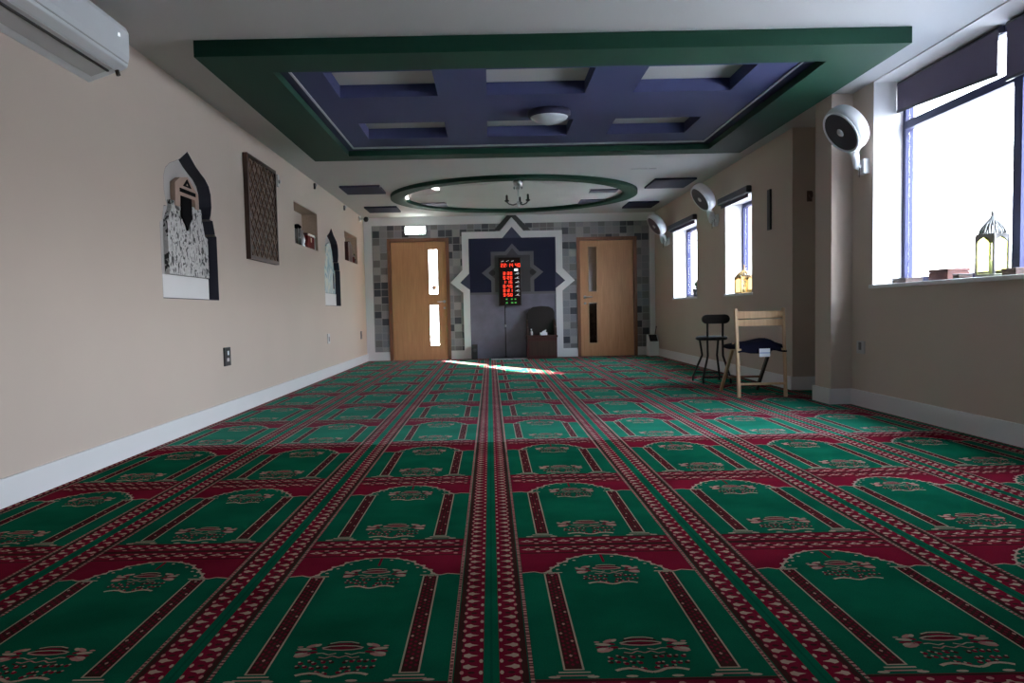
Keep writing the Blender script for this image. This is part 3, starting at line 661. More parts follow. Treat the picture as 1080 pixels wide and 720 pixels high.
ch = [(MX+.32, 2.19), (MX+.075, 2.45), (MX-.075, 2.45), (MX-.32, 2.19), (MX-.21, 2.19), (MX, 2.418), (MX+.21, 2.19)]
MB().plate(ch, [], -.03, -.0065, BACK).build('charcoal_chevron', M['tile_dark'], t, fix=False)

# ------------------------------------------------------------------ LED prayer-time display
t = thing('prayer_time_display', (.375, YB-.07, .885), 'tall black digital board showing glowing red times, hung in the mihrab', 'display')
MB().box(.178, .572, YB-.105, YB-.036, .885, 1.715).build('housing', M['black'], t, bevel=.008)
MB().box(.195, .555, YB-.108, YB-.1045, .90, 1.70).build('screen', mat('dark_red_screen', (.02, .006, .006), .25), t)
SEG = {'0': 'abcdef', '1': 'bc', '2': 'abged', '3': 'abgcd', '4': 'fgbc', '5': 'afgcd', '6': 'afgedc', '7': 'abc', '8': 'abcdefg', '9': 'abcdfg'}
def digit(b, ch_, x, z, w_, h_, tk):
    y0, y1 = YB-.1115, YB-.1082
    q = {'a': (x, x+w_, z+h_-tk, z+h_), 'd': (x, x+w_, z, z+tk), 'g': (x, x+w_, z+h_/2-tk/2, z+h_/2+tk/2), 'f': (x, x+tk, z+h_/2, z+h_), 'b': (x+w_-tk, x+w_, z+h_/2, z+h_), 'e': (x, x+tk, z, z+h_/2), 'c': (x+w_-tk, x+w_, z, z+h_/2)}
    for s_ in SEG.get(ch_, ''):
        a, c_, e, f_ = q[s_]; b.box(a, c_, y0, y1, e, f_)
def text(s_, x, z, w_, h_, tk, gap):
    for ch_ in s_:
        if ch_ == ':':
            for q in (.25, .65): MB().box(x, x+tk, YB-.1115, YB-.1082, z+h_*q, z+h_*q+tk).build('colon_dot', M['red_led'], t)
            x += tk+gap
        elif ch_ == ' ': x += w_*.6
        else: b = MB(); digit(b, ch_, x, z, w_, h_, tk); b.build('digit', M['red_led'], t, fix=False); x += w_+gap
text('22:14 40', .225, 1.545, .036, .060, .008, .014)
for k, s_ in enumerate(('3:30', '5:20', '1:15', '6:45', '8:21', '9:50')): text(s_, .262, 1.41-k*.073, .034, .052, .0085, .014)
def stroke(x0, z0, x1, z1, wd): return MB().bar((x0, YB-.110, z0), (x1, YB-.110, z1), .003, wd, 0, (0, 1, 0))
for k in range(3): stroke(.235+k*.085, 1.638, .275+k*.085, 1.652+(k % 2)*.008, .018).build('caption', M['white_led'], t)
MB().box(.455, .515, YB-.1115, YB-.1082, 1.475, 1.515).build('caption', M['white_led'], t)
for k in range(6):
    z = 1.41-k*.073
    b = stroke(.468, z+.012, .50, z+.024, .016); b.bar((.49, YB-.110, z+.022), (.53, YB-.110, z+.042), .003, .012, 0, (0, 1, 0)); b.bar((.495, YB-.110, z+.014), (.535, YB-.110, z+.014), .003, .010, 0, (0, 1, 0)); b.build('caption', M['white_led'], t)
for z, w_ in ((.985, .03), (.925, .038)):
    for x in (.30, .39, .45): MB().box(x, x+w_*.9, YB-.1115, YB-.1082, z, z+.022).build('green_mark', M['green_led'], t)

# microphone stand in front of the marble
t = thing('microphone_stand', (.27, YB-.2, 0), 'thin black microphone stand standing under the digital board', 'stand')
MB().lathe([(0, .004), (.13, .004), (.135, .012), (.12, .02), (.03, .03), (.016, .05), (0, .05)], 28, 0, Matrix.Translation((.27, YB-.2, 0))).build('round_base', M['black'], t)
MB().tube([(.27, YB-.2, .03), (.27, YB-.2, .86)], .0085, 10).build('pole', M['black'], t)
MB().tube([(.27, YB-.2, .54), (.27, YB-.2, .585)], .016, 12).build('clutch', M['steel'], t)
MB().tube([(.27, YB-.2, .86), (.275, YB-.22, .90), (.285, YB-.26, .925)], [.011, .011, .017], 10).build('clip', M['black'], t)
# small black speaker at the foot of the mihrab
t = thing('speaker', (-.265, YB-.16, 0), 'small slim black speaker on the carpet at the left foot of the mihrab', 'speaker')
MB().box(-.305, -.21, YB-.22, YB-.10, 0.001, .255).build('cabinet', M['black'], t, bevel=.006)
MB().lathe([(.03, 0), (.034, .004), (.02, .002), (0, .003)], 18, 0, Matrix.Translation((-.258, YB-.2205, .16)) @ Matrix.Rotation(pi/2, 4, 'X')).build('cone', M['star_fill'], t)
# mat
tag(MB().box(.0, .60, YB-.62, YB-.36, .0045, .014).build('floor_mat', M['mat'], bevel=.003), 'small pale striped mat lying before the microphone stand', 'mat')

# minbar: stepped seat with an arched back
t = thing('minbar', (.86, YB-.35, 0), 'dark maroon wooden pulpit seat with arched back inside the mihrab', 'pulpit')
bx = MB(); bx.box(.61, 1.11, YB-.50, YB-.10, .003, .36); bx.build('seat_box', M['maroonwood'], t, bevel=.006)
MB().box(.598, 1.122, YB-.515, YB-.09, .36, .395).build('seat_board', M['maroonwood'], t, bevel=.006)
MB().box(.64, 1.08, YB-.508, YB-.50, .06, .30).build('front_panel', M['darkwood'], t, bevel=.004)
bk = [(.62, .395), (1.10, .395), (1.10, .78), (1.07, .84), (1.0, .875), (.86, .885), (.73, .87), (.66, .82), (.62, .75)]
MB().plate(bk, [], -.145, -.10, BACK).build('backrest', mat('black_stained_wood', (.012, .008, .008), .4), t, fix=False)
for xx in (.612, 1.082):
    MB().plate([(-.48, .395), (-.145, .395), (-.145, .66), (-.2, .64), (-.3, .55), (-.46, .52)], [], 0, .026, lambda u, v, d, xx=xx: (xx+d, YB+u, v)).build('armrest', M['darkwood'], t, fix=False)
# things on the pulpit seat
t = thing('tissue_box', (.89, YB-.42, .396), 'white tissue box with a raised tissue on the pulpit seat', 'tissue box')
MB().box(.83, .95, YB-.47, YB-.37, .396, .44).build('carton', M['paper'], t, bevel=.003)
MB().add([(.86, YB-.42, .44), (.93, YB-.41, .44), (.94, YB-.43, .495), (.90, YB-.40, .475), (.87, YB-.43, .462)], [(0, 1, 2), (0, 2, 3), (0, 3, 4), (1, 3, 2)]).build('tissue', M['paper'], t, fix=False)
t = thing('bottle', (.685, YB-.42, .396), 'small clear bottle on the pulpit seat', 'bottle')
MB().lathe([(.02, 0), (.023, .01), (.023, .06), (.010, .078), (.010, .09)], 16, 0, Matrix.Translation((.685, YB-.42, .396))).build('body', M['plastic_grey'], t)
MB().lathe([(.012, 0), (.012, .018), (0, .018)], 14, 0, Matrix.Translation((.685, YB-.42, .486))).build('cap', M['paper'], t)

# exit sign
t = thing('exit_sign', (-1.25, YB-.04, 2.155), 'glowing white emergency exit light box above the left door', 'exit sign')
MB().box(-1.43, -1.07, YB-.055, YB-.0065, 2.155, 2.295).build('housing', M['plastic'], t, bevel=.006)
MB().box(-1.42, -1.08, YB-.060, YB-.0555, 2.163, 2.287).build('lit_panel', M['exit'], t)

# ------------------------------------------------------------------ air conditioner
t = thing('air_conditioner', (-2.03, 4.0, 2.08), 'white split air conditioner high on the left wall', 'air conditioner')
prof = [(XL+.001, 2.083), (-1.966, 2.139), (-1.926, 2.158), (-1.913, 2.21), (-1.910, 2.335), (-1.925, 2.366), (-1.97, 2.382), (XL+.001, 2.388)]
MB().plate(prof, [], 3.42, 4.545, lambda u, v, d: (u, d, v)).build('casing', M['plastic'], t, bevel=.006, fix=True)
lv = MB(); lv.add([LP for y in (3.50, 4.47) for LP in ((-2.09, y, 2.0945), (-1.975, y, 2.1315), (-1.977, y, 2.137), (-2.092, y, 2.100))], [(0, 1, 5, 4), (1, 2, 6, 5), (2, 3, 7, 6), (3, 0, 4, 7), (0, 3, 2, 1), (4, 5, 6, 7)]); lv.build('louvre', M['plastic_grey'], t)
MB().bar((-2.0, 3.50, 2.124), (-2.0, 4.47, 2.124), .012, .014).build('air_slot', M['black'], t)
MB().box(-1.9125, -1.9085, 4.41, 4.43, 2.285, 2.30).build('indicator', M['white_led'], t)
MB().bar((-1.9185, 3.44, 2.176), (-1.9185, 4.53, 2.176), .003, .006).build('panel_seam', M['plastic_grey'], t)
MB().tube([(-1.965, 4.50, 2.132), (-1.958, 4.50, 2.105)], .012, 8).build('drain_nozzle', M['darkwood'], t)

# ------------------------------------------------------------------ wall fans
def make_fan():
    t = local('wall_fan', 'x', 'fan', 'white wall fans on the right wall')
    # head axis points +Z locally (air side), later aimed; origin = head centre
    MB().lathe([(.168, .055), (.182, .05), (.188, .02), (.186, -.02), (.176, -.045), (.13, -.075), (.06, -.09), (0, -.092)], 40).build('housing', M['plastic'], t)
    MB().lathe([(.172, .0551), (.178, .062), (.172, .068), (.160, .066), (.157, .056)], 40).build('front_rim', M['plastic'], t)
    g = MB()
    for r0 in (.035, .065, .095, .125, .150): g.lathe([(r0-.002, .066), (r0+.002, .066), (r0+.002, .063), (r0-.002, .063), (r0-.002, .066)], 36)
    for k in range(24):
        a = 2*pi*k/24; g.bar((.03*cos(a), .03*sin(a), .0645), (.160*cos(a), .160*sin(a), .060), .003, .003)
    g.build('grille', M['grille'], t, fix=False)
    MB().lathe([(0, .0), (.157, .0)], 36).lathe([(.157, .0), (.157, .058)], 36).build('dark_shroud', M['grille'], t, fix=False)
    MB().lathe([(.028, .060), (.032, .066), (.026, .074), (0, .077)], 20).build('badge', M['plastic_grey'], t)
    bl = MB()
    for k in range(3):
        a0 = 2*pi*k/3; vs = []
        for i in range(6):
            r0 = .03+i*.022
            for s_ in (-1, 1): vs.append((r0*cos(a0+s_*(.25+.05*i)), r0*sin(a0+s_*(.25+.05*i)), .025+s_*.015))
        bl.add(vs, [(2*i, 2*i+1, 2*i+3, 2*i+2) for i in range(5)], 0, True)
    bl.lathe([(.03, .015), (.03, .045), (0, .05)], 16)
    bl.build('blades', M['blade'], t, fix=False)
    return t
fan0 = make_fan()
def aim(ax):
    z = Vector(ax).normalized(); x = Vector((0, 0, 1)).cross(z).normalized(); y = z.cross(x)
    return Matrix((x, y, z)).transposed()
for k, (hc, foot, xw, lab) in enumerate((((2.65, 6.12, 2.092), (6.34, 1.85), XR, 'white wall fan with dark grille beside the large near window'),
                                     ((2.63, 10.10, 2.145), (10.35, 1.87), XFAR, 'white wall fan with dark grille beyond the middle window'),
                                     ((2.63, 12.90, 2.11), (13.25, 1.86), XFAR, 'white wall fan with dark grille in the far corner, smallest in view'))):
    A = aim((-.80, -.15, -.56) if k == 0 else (-.80, -.13, -.55))
    fn = fan0 if k == 0 else copy_thing(fan0, (0, 0, 0), lab)
    fn['label'] = lab; fn.scale = (.96,)*3; fn.location = hc; fn.rotation_euler = A.to_euler()
    # arm and foot differ per fan: built in the world, turned into the fan's own axes
    inv = (Matrix.Translation(hc) @ A.to_4x4() @ Matrix.Scale(.96, 4)).inverted()
    def part(nm, b, m):
        b.v = [tuple(inv @ Vector(p)) for p in b.v]
        o = b.build(nm, m, None); me = o.data
        off = Vector(o.location); me.transform(Matrix.Translation(off)); o.location = (0, 0, 0); o.parent = fn
        return o
    h = Vector(hc); fy, fz = foot
    part('bracket_arm', MB().tube([h+Vector((.05, .03, -.06)), h+Vector((.075, .05, -.15)), (xw-.10, fy-.03, fz+.06), (xw-.075, fy, fz+.0), (xw-.03, fy, fz-.02)], [.04, .034, .028, .026, .024], 12), M['plastic'])
    part('wall_foot', MB().box(xw-.045, xw-.0005, fy-.05, fy+.05, fz-.06, fz+.05), M['plastic'])
    part('tilt_joint', MB().tube([h+Vector((.075, .00, -.15)), h+Vector((.075, .10, -.15))], .028, 14), M['plastic_grey'])
    part('pull_cord', MB().tube([(xw-.07, fy-.03, fz-.01), (xw-.07, fy-.03, fz-.09)], .003, 6), M['black'])

# ------------------------------------------------------------------ small fixtures on the walls
def wallbox(name, lab, cat, y, z, w_, h_, d_, m, side='L', grp=None, x=None, extra=None):
    x = (XL if side == 'L' else XR) if x is None else x; s_ = 1 if side == 'L' else -1
    t = thing(name, (x+s_*d_/2, y, z-h_/2), lab, cat, grp)
    MB().box(min(x, x+s_*d_)+(.0005 if side == 'L' else 0), max(x, x+s_*d_)-(.0005 if side != 'L' else 0), y-w_/2, y+w_/2, z-h_/2, z+h_/2).build('plate', m, t, bevel=.003)
    if extra: extra(t, x+s_*d_, s_)
    return t
def sock(t, xf, s_):
    r = WORLD[t.name]; y = r.y; z = r.z+.075
    MB().box(min(xf, xf+s_*.006), max(xf, xf+s_*.006), y-.012, y+.018, z+.012, z+.046).build('switch_rocker', M['paper'], t, bevel=.002)
    MB().box(min(xf, xf+s_*.004), max(xf, xf+s_*.004), y-.03, y+.03, z-.04, z-.012).build('pin_block', M['plastic_grey'], t, bevel=.002)
wallbox('wall_socket', 'black wall socket with white switch low on the left wall', 'socket', 6.66, .488, .155, .15, .012, M['black'], extra=sock)
def mini(t, xf, s_):
    r = WORLD[t.name]; MB().box(min(xf, xf+s_*.004), max(xf, xf+s_*.004), r.y-.02, r.y+.02, r.z+.03, r.z+.09).build('pin_block', M['star_grey'], t)
wallbox('wall_socket', 'pale wall socket below the far arched niche', 'socket', 10.855, .498, .15, .13, .012, M['plastic_grey'], extra=mini)
wallbox('wall_socket', 'dark small socket near the back corner of the left wall', 'socket', 13.6, .468, .12, .13, .012, M['star_grey'], extra=mini)
wallbox('wall_socket', 'grey metal socket low on the right wall beside the pier', 'socket', 6.41, .463, .13, .10, .012, M['steel'], 'R', extra=mini)
def lens(t, xf, s_):
    r = WORLD[t.name]; MB().tube([(xf, r.y, r.z+.05), (xf+s_*.02, r.y, r.z+.045)], [.022, .014], 12).build('lens', M['plastic_grey'], t)
wallbox('wall_sensor', 'small white alarm sensor just beyond the carved panel', 'sensor', 8.44, 2.174, .06, .12, .03, M['plastic_grey'], extra=lens)
wallbox('wall_sensor', 'small dark sensor near the ceiling above the first shelf recess', 'sensor', 10.27, 2.395, .03, .07, .025, M['star_fill'], extra=lens)
wallbox('wall_sensor', 'small grey sensor near the ceiling above the far arched niche', 'sensor', 12.34, 2.39, .03, .07, .025, M['star_grey'], extra=lens)
t = thing('security_camera', (XL+.08, 13.75, 2.30), 'white security camera with black lens in the back left ceiling corner', 'camera')
MB().lathe([(.05, 0), (.05, .03), (.02, .035)], 18, 0, Matrix.Translation((XL+.001, 13.75, 2.385)) @ Matrix.Rotation(pi/2, 4, 'Y')).build('wall_base', M['plastic'], t)
MB().tube([(XL+.03, 13.75, 2.385), (XL+.09, 13.73, 2.385), (XL+.12, 13.68, 2.375)], [.018, .018, .03], 12).build('body', M['plastic'], t)
MB().lathe([(0, -.045), (.03, -.033), (.043, 0), (.03, .033), (0, .045)], 18, 0, Matrix.Translation((XL+.135, 13.65, 2.365))).build('lens_ball', M['black'], t)
t = thing('wall_plaque', (XFAR-.01, 8.39, 1.57), 'narrow black upright strip on the right wall between pier and middle window', 'wall plaque')  # plain black plaque, not a measuring instrument
MB().box(XFAR-.022, XFAR-.0005, 8.345, 8.43, 1.57, 1.975).build('plate', M['black'], t, bevel=.004)
MB().box(XFAR-.025, XFAR-.0221, 8.378, 8.398, 1.60, 1.945).build('groove', M['star_fill'], t)
t = thing('coat_hook', (3.02, 7.74, 1.76), 'small dark hook in the alcove behind the pier', 'hook')
MB().box(2.995, 3.045, 7.773, 7.7795, 1.77, 1.87).build('back_plate', M['darkwood'], t, bevel=.002)
MB().tube([(3.02, 7.776, 1.84), (3.02, 7.74, 1.80), (3.02, 7.72, 1.81), (3.02, 7.72, 1.85)], .010, 8).build('prong', M['darkwood'], t)

# ------------------------------------------------------------------ wooden folding chair (seen from behind)
t = thing('folding_chair', (2.37, 7.4, 0), 'pale wooden folding chair with navy seat cloth, nearest the viewer', 'chair')
xl, xr, ya = 2.165, 2.575, 7.16
def post(x, xt): return MB().bar((x, ya, .004), (xt, ya+.10, .872), .026, .042)
post(xl, xl+.002).build('back_post', M['beech'], t, bevel=.004); post(xr, xr+.012).build('back_post', M['beech'], t, bevel=.004)
def slat(z0, z1, nm):
    b = MB(); n = 10; vs = []
    for i in range(n+1):
        u = i/n; x = xl+(xr+.012-xl)*u; bow = .018*sin(pi*u); yy = ya+.012+(z0+z1)/2/.86*.088-bow
        for (dy_, z) in ((-.009, z0), (.009, z0), (.009, z1), (-.009, z1)): vs.append((x, yy+dy_-.01, z))
    fs = [(4*i+k, 4*i+(k+1) % 4, 4*i+4+(k+1) % 4, 4*i+4+k) for i in range(n) for k in range(4)]+[(0, 1, 2, 3), (4*n+3, 4*n+2, 4*n+1, 4*n)]
    b.add(vs, fs); return b.build(nm, M['beech'], t, bevel=.003)
slat(.775, .845, 'back_slat'); slat(.70, .765, 'back_slat')
for x in (xl+.036, xr-.028): MB().bar((x, ya+.70, .004), (x, ya+.27, .52), .024, .04).build('front_leg', M['darkwood' if x > 2.3 else 'beech'], t, bevel=.004)
MB().bar((xl, ya+.016, .135), (xr, ya+.016, .135), .03, .022).build('rear_stretcher', M['beech'], t, bevel=.003)
MB().bar((xl+.036, ya+.575, .155), (xr-.028, ya+.575, .155), .03, .022).build('front_stretcher', M['oak_dark'], t, bevel=.003)
b = MB()
for sx in (xl+.02, xr-.014): b.bar((sx, ya+.03, .465), (sx, ya+.50, .485), .022, .03)
for k in range(5): b.box(xl+.02, xr-.014, ya+.07+k*.085, ya+.07+k*.085+.06, .483, .497)
b.build('slatted_seat', M['beech'], t)
cl = MB(); nx_, ny_ = 18, 12; vs = []
for j in range(ny_+1):
    for i in range(nx_+1):
        u, v = i/nx_, j/ny_
        z = .50+.05*sin(pi*u)**.6*sin(pi*min(1, .12+v*.8))**.7+.028*math.exp(-((u-.68)/.16)**2)+.004*sin(19*u+7*v)
        if v < .12: z -= (.12-v)/.12*(.05+.025*sin(pi*u)+.02*math.exp(-((u-.55)/.25)**2))
        vs.append((xl+.0+(xr-xl+.02)*u, ya+.035+.44*v-(0.0 if v > .1 else .01), z))
nn = len(vs); vs += [(x, y, max(z-.03, .466 if y > ya+.1 else z-.01)) for x, y, z in vs]
fs = []
for j in range(ny_):
    for i in range(nx_):
        a = j*(nx_+1)+i; fs.append((a, a+1, a+nx_+2, a+nx_+1)); fs.append((nn+a+nx_+1, nn+a+nx_+2, nn+a+1, nn+a))
bd = [i for i in range(nx_+1)]+[j*(nx_+1)+nx_ for j in range(1, ny_+1)]+[ny_*(nx_+1)+i for i in range(nx_-1, -1, -1)]+[j*(nx_+1) for j in range(ny_-1, 0, -1)]
fs += [(bd[k], bd[(k+1) % len(bd)], nn+bd[(k+1) % len(bd)], nn+bd[k]) for k in range(len(bd))]
cl.add(vs, fs, 0, True)
pad = thing('seat_cloth', (2.37, 7.38, .48), 'dark navy folded cloth lying on the wooden folding chair seat', 'cloth')
WORLD['seat_cloth'] = Vector((2.37, 7.38, .48))
cl.build('folded_fabric', M['navycloth'], pad)
lb = MB(); lb.add([(2.345+.094*i, 7.166-.003*j, .480-.080*j) for j in (0, 1) for i in (0, 1)]+[(2.345+.094*i, 7.1675-.003*j, .480-.080*j) for j in (0, 1) for i in (0, 1)], [(0, 1, 3, 2), (4, 6, 7, 5), (0, 4, 5, 1), (2, 3, 7, 6), (0, 2, 6, 4), (1, 5, 7, 3)])
tg = lb.build('care_label', M['paper'], pad); tag(tg, 'white printed label')
MB().box(2.349, 2.435, 7.1615, 7.1625, .434, .442).build('print_line', M['bluepaper'], tg)

# ------------------------------------------------------------------ black folding chair
t = thing('folding_chair', (2.37, 8.74, 0), 'black padded folding chair with steel tube legs, behind the wooden chair', 'chair')
xa, xb, yb = 2.275, 2.435, 8.56
def pill(x0, x1, y0, y1, z0, z1, n=8):
    r = (z1-z0)/2; o = [(x1-r+r*cos(a), (z0+z1)/2+r*sin(a)) for a in (-pi/2+pi*k/n for k in range(n+1))]+[(x0+r+r*cos(a), (z0+z1)/2+r*sin(a)) for a in (pi/2+pi*k/n for k in range(n+1))]
    return MB().plate(o, [], y0, y1, lambda u, v, d: (u, d, v))
pill(2.215, 2.505, yb+.03, yb+.075, .695, .80).build('backrest', M['blackpad'], t, bevel=.012)
MB().lathe([(0, 0), (.145, 0), (.165, .012), (.165, .032), (.15, .045), (0, .05)], 32, 0, Matrix.Translation((2.355, yb+.20, .50)) @ Matrix.Diagonal((1, 1.1, 1, 1))).build('seat', M['blackpad'], t)
for x, xf in ((xa, xa-.065), (xb, xb+.065)):
    MB().tube([(x, yb+.055, .75), (x, yb+.06, .51), (x, yb+.05, .32), (xf, yb+.0, .06), (xf, yb-.01, .004)], .0115, 10).build('back_leg', M['black'], t)
    MB().tube([(x-(.02 if x == xa else -.02), yb+.30, .505), (x, yb+.28, .32), (xf, yb+.42, .06), (xf, yb+.43, .004)], .0115, 10).build('front_leg', M['black'], t)
MB().tube([(xa-.06, yb+.003, .075), (xb+.06, yb+.003, .075)], .009, 8).build('rear_stretcher', M['black'], t)
MB().tube([(xa-.055, yb+.40, .10), (xb+.055, yb+.40, .10)], .009, 8).build('front_stretcher', M['black'], t)

# ------------------------------------------------------------------ white bin in the back right corner
t = thing('waste_bin', (2.75, 13.95, 0), 'white upright bin with dark slanted mouth in the back right corner', 'bin')
MB().plate([(13.84, .003), (14.08, .003), (14.08, .36), (13.98, .36), (13.84, .25)], [], 2.665, 2.835, lambda u, v, d: (d, u, v)).build('body', M['plastic'], t, bevel=.008)
MB().add([(x, y, z) for x, y, z in ((2.685, 13.838, .258), (2.815, 13.838, .258), (2.815, 13.968, .36), (2.685, 13.968, .36), (2.685, 13.845, .245), (2.815, 13.845, .245), (2.815, 13.98, .35), (2.685, 13.98, .35))], [(0, 1, 2, 3), (7, 6, 5, 4), (0, 4, 5, 1), (1, 5, 6, 2), (2, 6, 7, 3), (3, 7, 4, 0)]).build('mouth', M['black'], t)
t = thing('stick', (2.82, 14.03, .36), 'thin dark stick standing out of the white corner bin', 'stick')
MB().tube([(2.805, 14.02, .355), (2.825, 14.03, .47), (2.83, 14.03, .50)], [.007, .006, .012], 8).build('rod', M['darkwood'], t)

# ------------------------------------------------------------------ things on window sills
def lantern(loc, w_, h_, m_, pane, lab, rz):
    t = local('lantern', lab, 'lantern', 'lanterns on the window sills')
    h = w_/2; b0, b1 = .05*h_, .62*h_
    MB().box(-h*1.05, h*1.05, -h*1.05, h*1.05, 0, .05*h_).build('base', m_, t, bevel=.004)
    for sx in (-1, 1):
        for sy in (-1, 1): MB().box(sx*h-.006, sx*h+.006, sy*h-.006, sy*h+.006, b0, b1).build('corner_post', m_, t)
    for k in range(4):
        rot = Matrix.Rotation(k*pi/2, 4, 'Z'); g = MB(); g.box(-h+.0065, h-.0065, -h-.001, -h+.002, b0, b1); g.v = [tuple(rot @ Vector(p)) for p in g.v]
        gp = g.build('glass_panel', pane, t)
        a = MB(); oc = [(-h+.006, b1-.10*h_), (-h+.006, b1), (h-.006, b1), (h-.006, b1-.10*h_), (h*.55, b1-.055*h_), (0, b1-.012*h_), (-h*.55, b1-.055*h_)]
        a.plate(oc, [], -h-.004, -h-.0012, lambda u, v, d: (u, d, v)); a.v = [tuple(rot @ Vector(p)) for p in a.v]; a.build('fretwork_arch', m_, gp, fix=False)
    MB().box(-h*1.08, h*1.08, -h*1.08, h*1.08, b1, b1+.03*h_).build('collar', m_, t, bevel=.003)
    MB().lathe([(h*1.2, 0), (h*1.12, .05*h_), (h*.8, .13*h_), (h*.42, .19*h_), (h*.16, .24*h_), (h*.08, .27*h_)], 8, 0, Matrix.Translation((0, 0, b1+.03*h_)) @ Matrix.Rotation(pi/8, 4, 'Z'), False).build('domed_roof', M['glass_clear2'], t)
    rb = MB()
    for k in range(16):
        a = pi/8+pi*k/8; rb.tube([(r_*cos(a), r_*sin(a), b1+.03*h_+z_) for r_, z_ in ((h*1.2, 0), (h*1.12, .05*h_), (h*.8, .13*h_), (h*.42, .19*h_), (h*.16, .24*h_), (h*.08, .27*h_))], .0055, 6)
    rb.build('roof_ribs', m_, t)
    MB().lathe([(.006, 0), (.012, .02), (.004, .035), (.009, .045), (0, .065)], 10, 0, Matrix.Translation((0, 0, b1+.29*h_))).build('finial', m_, t)
    MB().lathe([(.016, 0), (.016, .09*h_*2.2), (0, .09*h_*2.3)], 14, 0, Matrix.Translation((0, 0, b0))).build('candle', M['paper'], t)
    t.location = loc; t.rotation_euler = (0, 0, rz); return t
lantern((3.03, 4.96, .9445), .118, .40, mat('tarnished_silver', (.3, .29, .28), .35, .15, 30, metal=.8), M['glass_yellow'], 'tall silver lantern with yellow glass on the large near window sill', radians(20))
lantern((2.965, 9.60, .9545), .15, .30, M['brass'], M['glass_amber'], 'squat brass lantern with amber glass on the middle window sill', radians(12))
def box_thing(loc, sx, sy, sz, rz, lab, m_, grp='wooden boxes on the near window sill'):
    t = local('wooden_box', lab, 'box', grp)
    MB().box(-sx/2, sx/2, -sy/2, sy/2, 0, sz*.72).build('body', m_, t, bevel=.003)
    MB().box(-sx/2-.003, sx/2+.003, -sy/2-.003, sy/2+.003, sz*.72+.001, sz).build('lid', m_, t, bevel=.003)
    t.location = loc; t.rotation_euler = (0, 0, rz); return t
box_thing((2.995, 5.90, .9445), .12, .20, .034, 0, 'thin dark wooden box nearest the fan on the near window sill', M['darkwood'])
box_thing((3.015, 5.40, .9445), .145, .23, .072, 0, 'thick red brown wooden box in the middle of the near window sill', M['redbox'])
box_thing((2.965, 5.155, .9445), .10, .05, .03, .2, 'small flat dark box tucked beside the yellow glass lantern', M['darkwood'])
box_thing((3.05, 4.76, .9445), .09, .13, .045, 0, 'dark wooden box on the sill in front of the window mullion', M['darkwood'])
def plant(loc, s_, lab, pot, cat_grp=None):
    t = local('potted_plant', lab, 'plant', cat_grp)
    MB().lathe([(0, 0), (.045, 0), (.06, .09), (.064, .095), (.055, .095), (.05, .085), (0, .082)], 20).build('pot', pot, t)
    g = MB(); random.seed(int(loc[1]*100))
    for k in range(16):
        a = random.uniform(0, 2*pi); l = random.uniform(.08, .17); el = random.uniform(.5, 1.4)
        d_ = Vector((cos(a)*cos(el), sin(a)*cos(el), sin(el))); n_ = d_.cross(Vector((0, 0, 1))).normalized()
        p0 = Vector((0, 0, .085)); p1 = p0+d_*l*.55; p2 = p0+d_*l-Vector((0, 0, .02))
        g.add([p0+n_*.002, p0-n_*.002, p1-n_*.014, p1+n_*.014, p2], [(0, 1, 2, 3), (3, 2, 4)])
    g.build('foliage', M['leaf'], t, fix=False)
    t.location = loc; t.scale = (s_,)*3; return t
plant((2.955, 11.72, .9545), 1.15, 'small dark green plant on the farthest window sill', M['black'])
# ------------------------------------------------------------------ things in the shelf recesses
zs = 1.6135; xs_ = XL-.06
t = thing('lantern', (xs_, 9.56, zs), 'slim silver lantern with black cap in the first shelf recess', 'lantern')
T_ = Matrix.Translation((xs_, 9.56, zs))
MB().lathe([(.05, 0), (.05, .012), (.045, .02), (0, .02)], 20, 0, T_).build('base', M['black'], t)
MB().lathe([(.040, .02), (.044, .10), (.040, .185), (.036, .20)], 20, 0, T_).build('glass_body', M['glass_clear2'], t)
b = MB()
for k in range(6):
    a = 2*pi*k/6; b.tube([(xs_+.045*cos(a), 9.56+.045*sin(a), zs+.02), (xs_+.041*cos(a), 9.56+.041*sin(a), zs+.20)], .005, 6)
b.build('cage', M['steel'], t)
MB().lathe([(.052, .20), (.048, .222), (.02, .245), (0, .248)], 20, 0, T_).build('cap', M['ink'], t)
t = thing('vase', (xs_, 9.80, zs), 'slender silver vase beside the slim lantern in the first shelf recess', 'vase')
MB().lathe([(.03, 0), (.035, .01), (.026, .035), (.038, .08), (.026, .135), (.014, .165), (.022, .195), (.018, .195), (.010, .165), (0, .16)], 20, 0, Matrix.Translation((xs_, 9.80, zs))).build('body', M['steel'], t)
t = thing('gift_box', (xs_, 10.09, zs), 'dark red decorated box in the first shelf recess', 'box')
rl_ = mat('red_lacquer', (.12, .014, .014), .85, .25, 20, spec=.1)
MB().box(XL-.125, XL-.015, 9.90, 10.28, zs, zs+.15).build('body', rl_, t, bevel=.004)
MB().box(XL-.128, XL-.012, 9.897, 10.283, zs+.1505, zs+.178).build('lid', M['maroonwood'], t, bevel=.004)
MB().box(XL-.0145, XL-.0122, 10.06, 10.10, zs+.08, zs+.13).build('clasp', M['brass'], t)
t = thing('cup', (XL-.05, 10.345, zs), 'small dark rimmed glass cup at the far end of the first shelf recess', 'cup')
MB().lathe([(.025, 0), (.03, .01), (.03, .02), (.026, .14), (.034, .165), (.029, .165), (.022, .14), (.0, .03)], 20, 0, Matrix.Translation((XL-.05, 10.345, zs))).build('body', M['plastic_grey'], t)
MB().lathe([(.035, .163), (.037, .17), (.035, .185), (.029, .185), (.029, .17)], 20, 0, Matrix.Translation((XL-.05, 10.345, zs))).build('rim', M['ink'], t)
zs = 1.6275
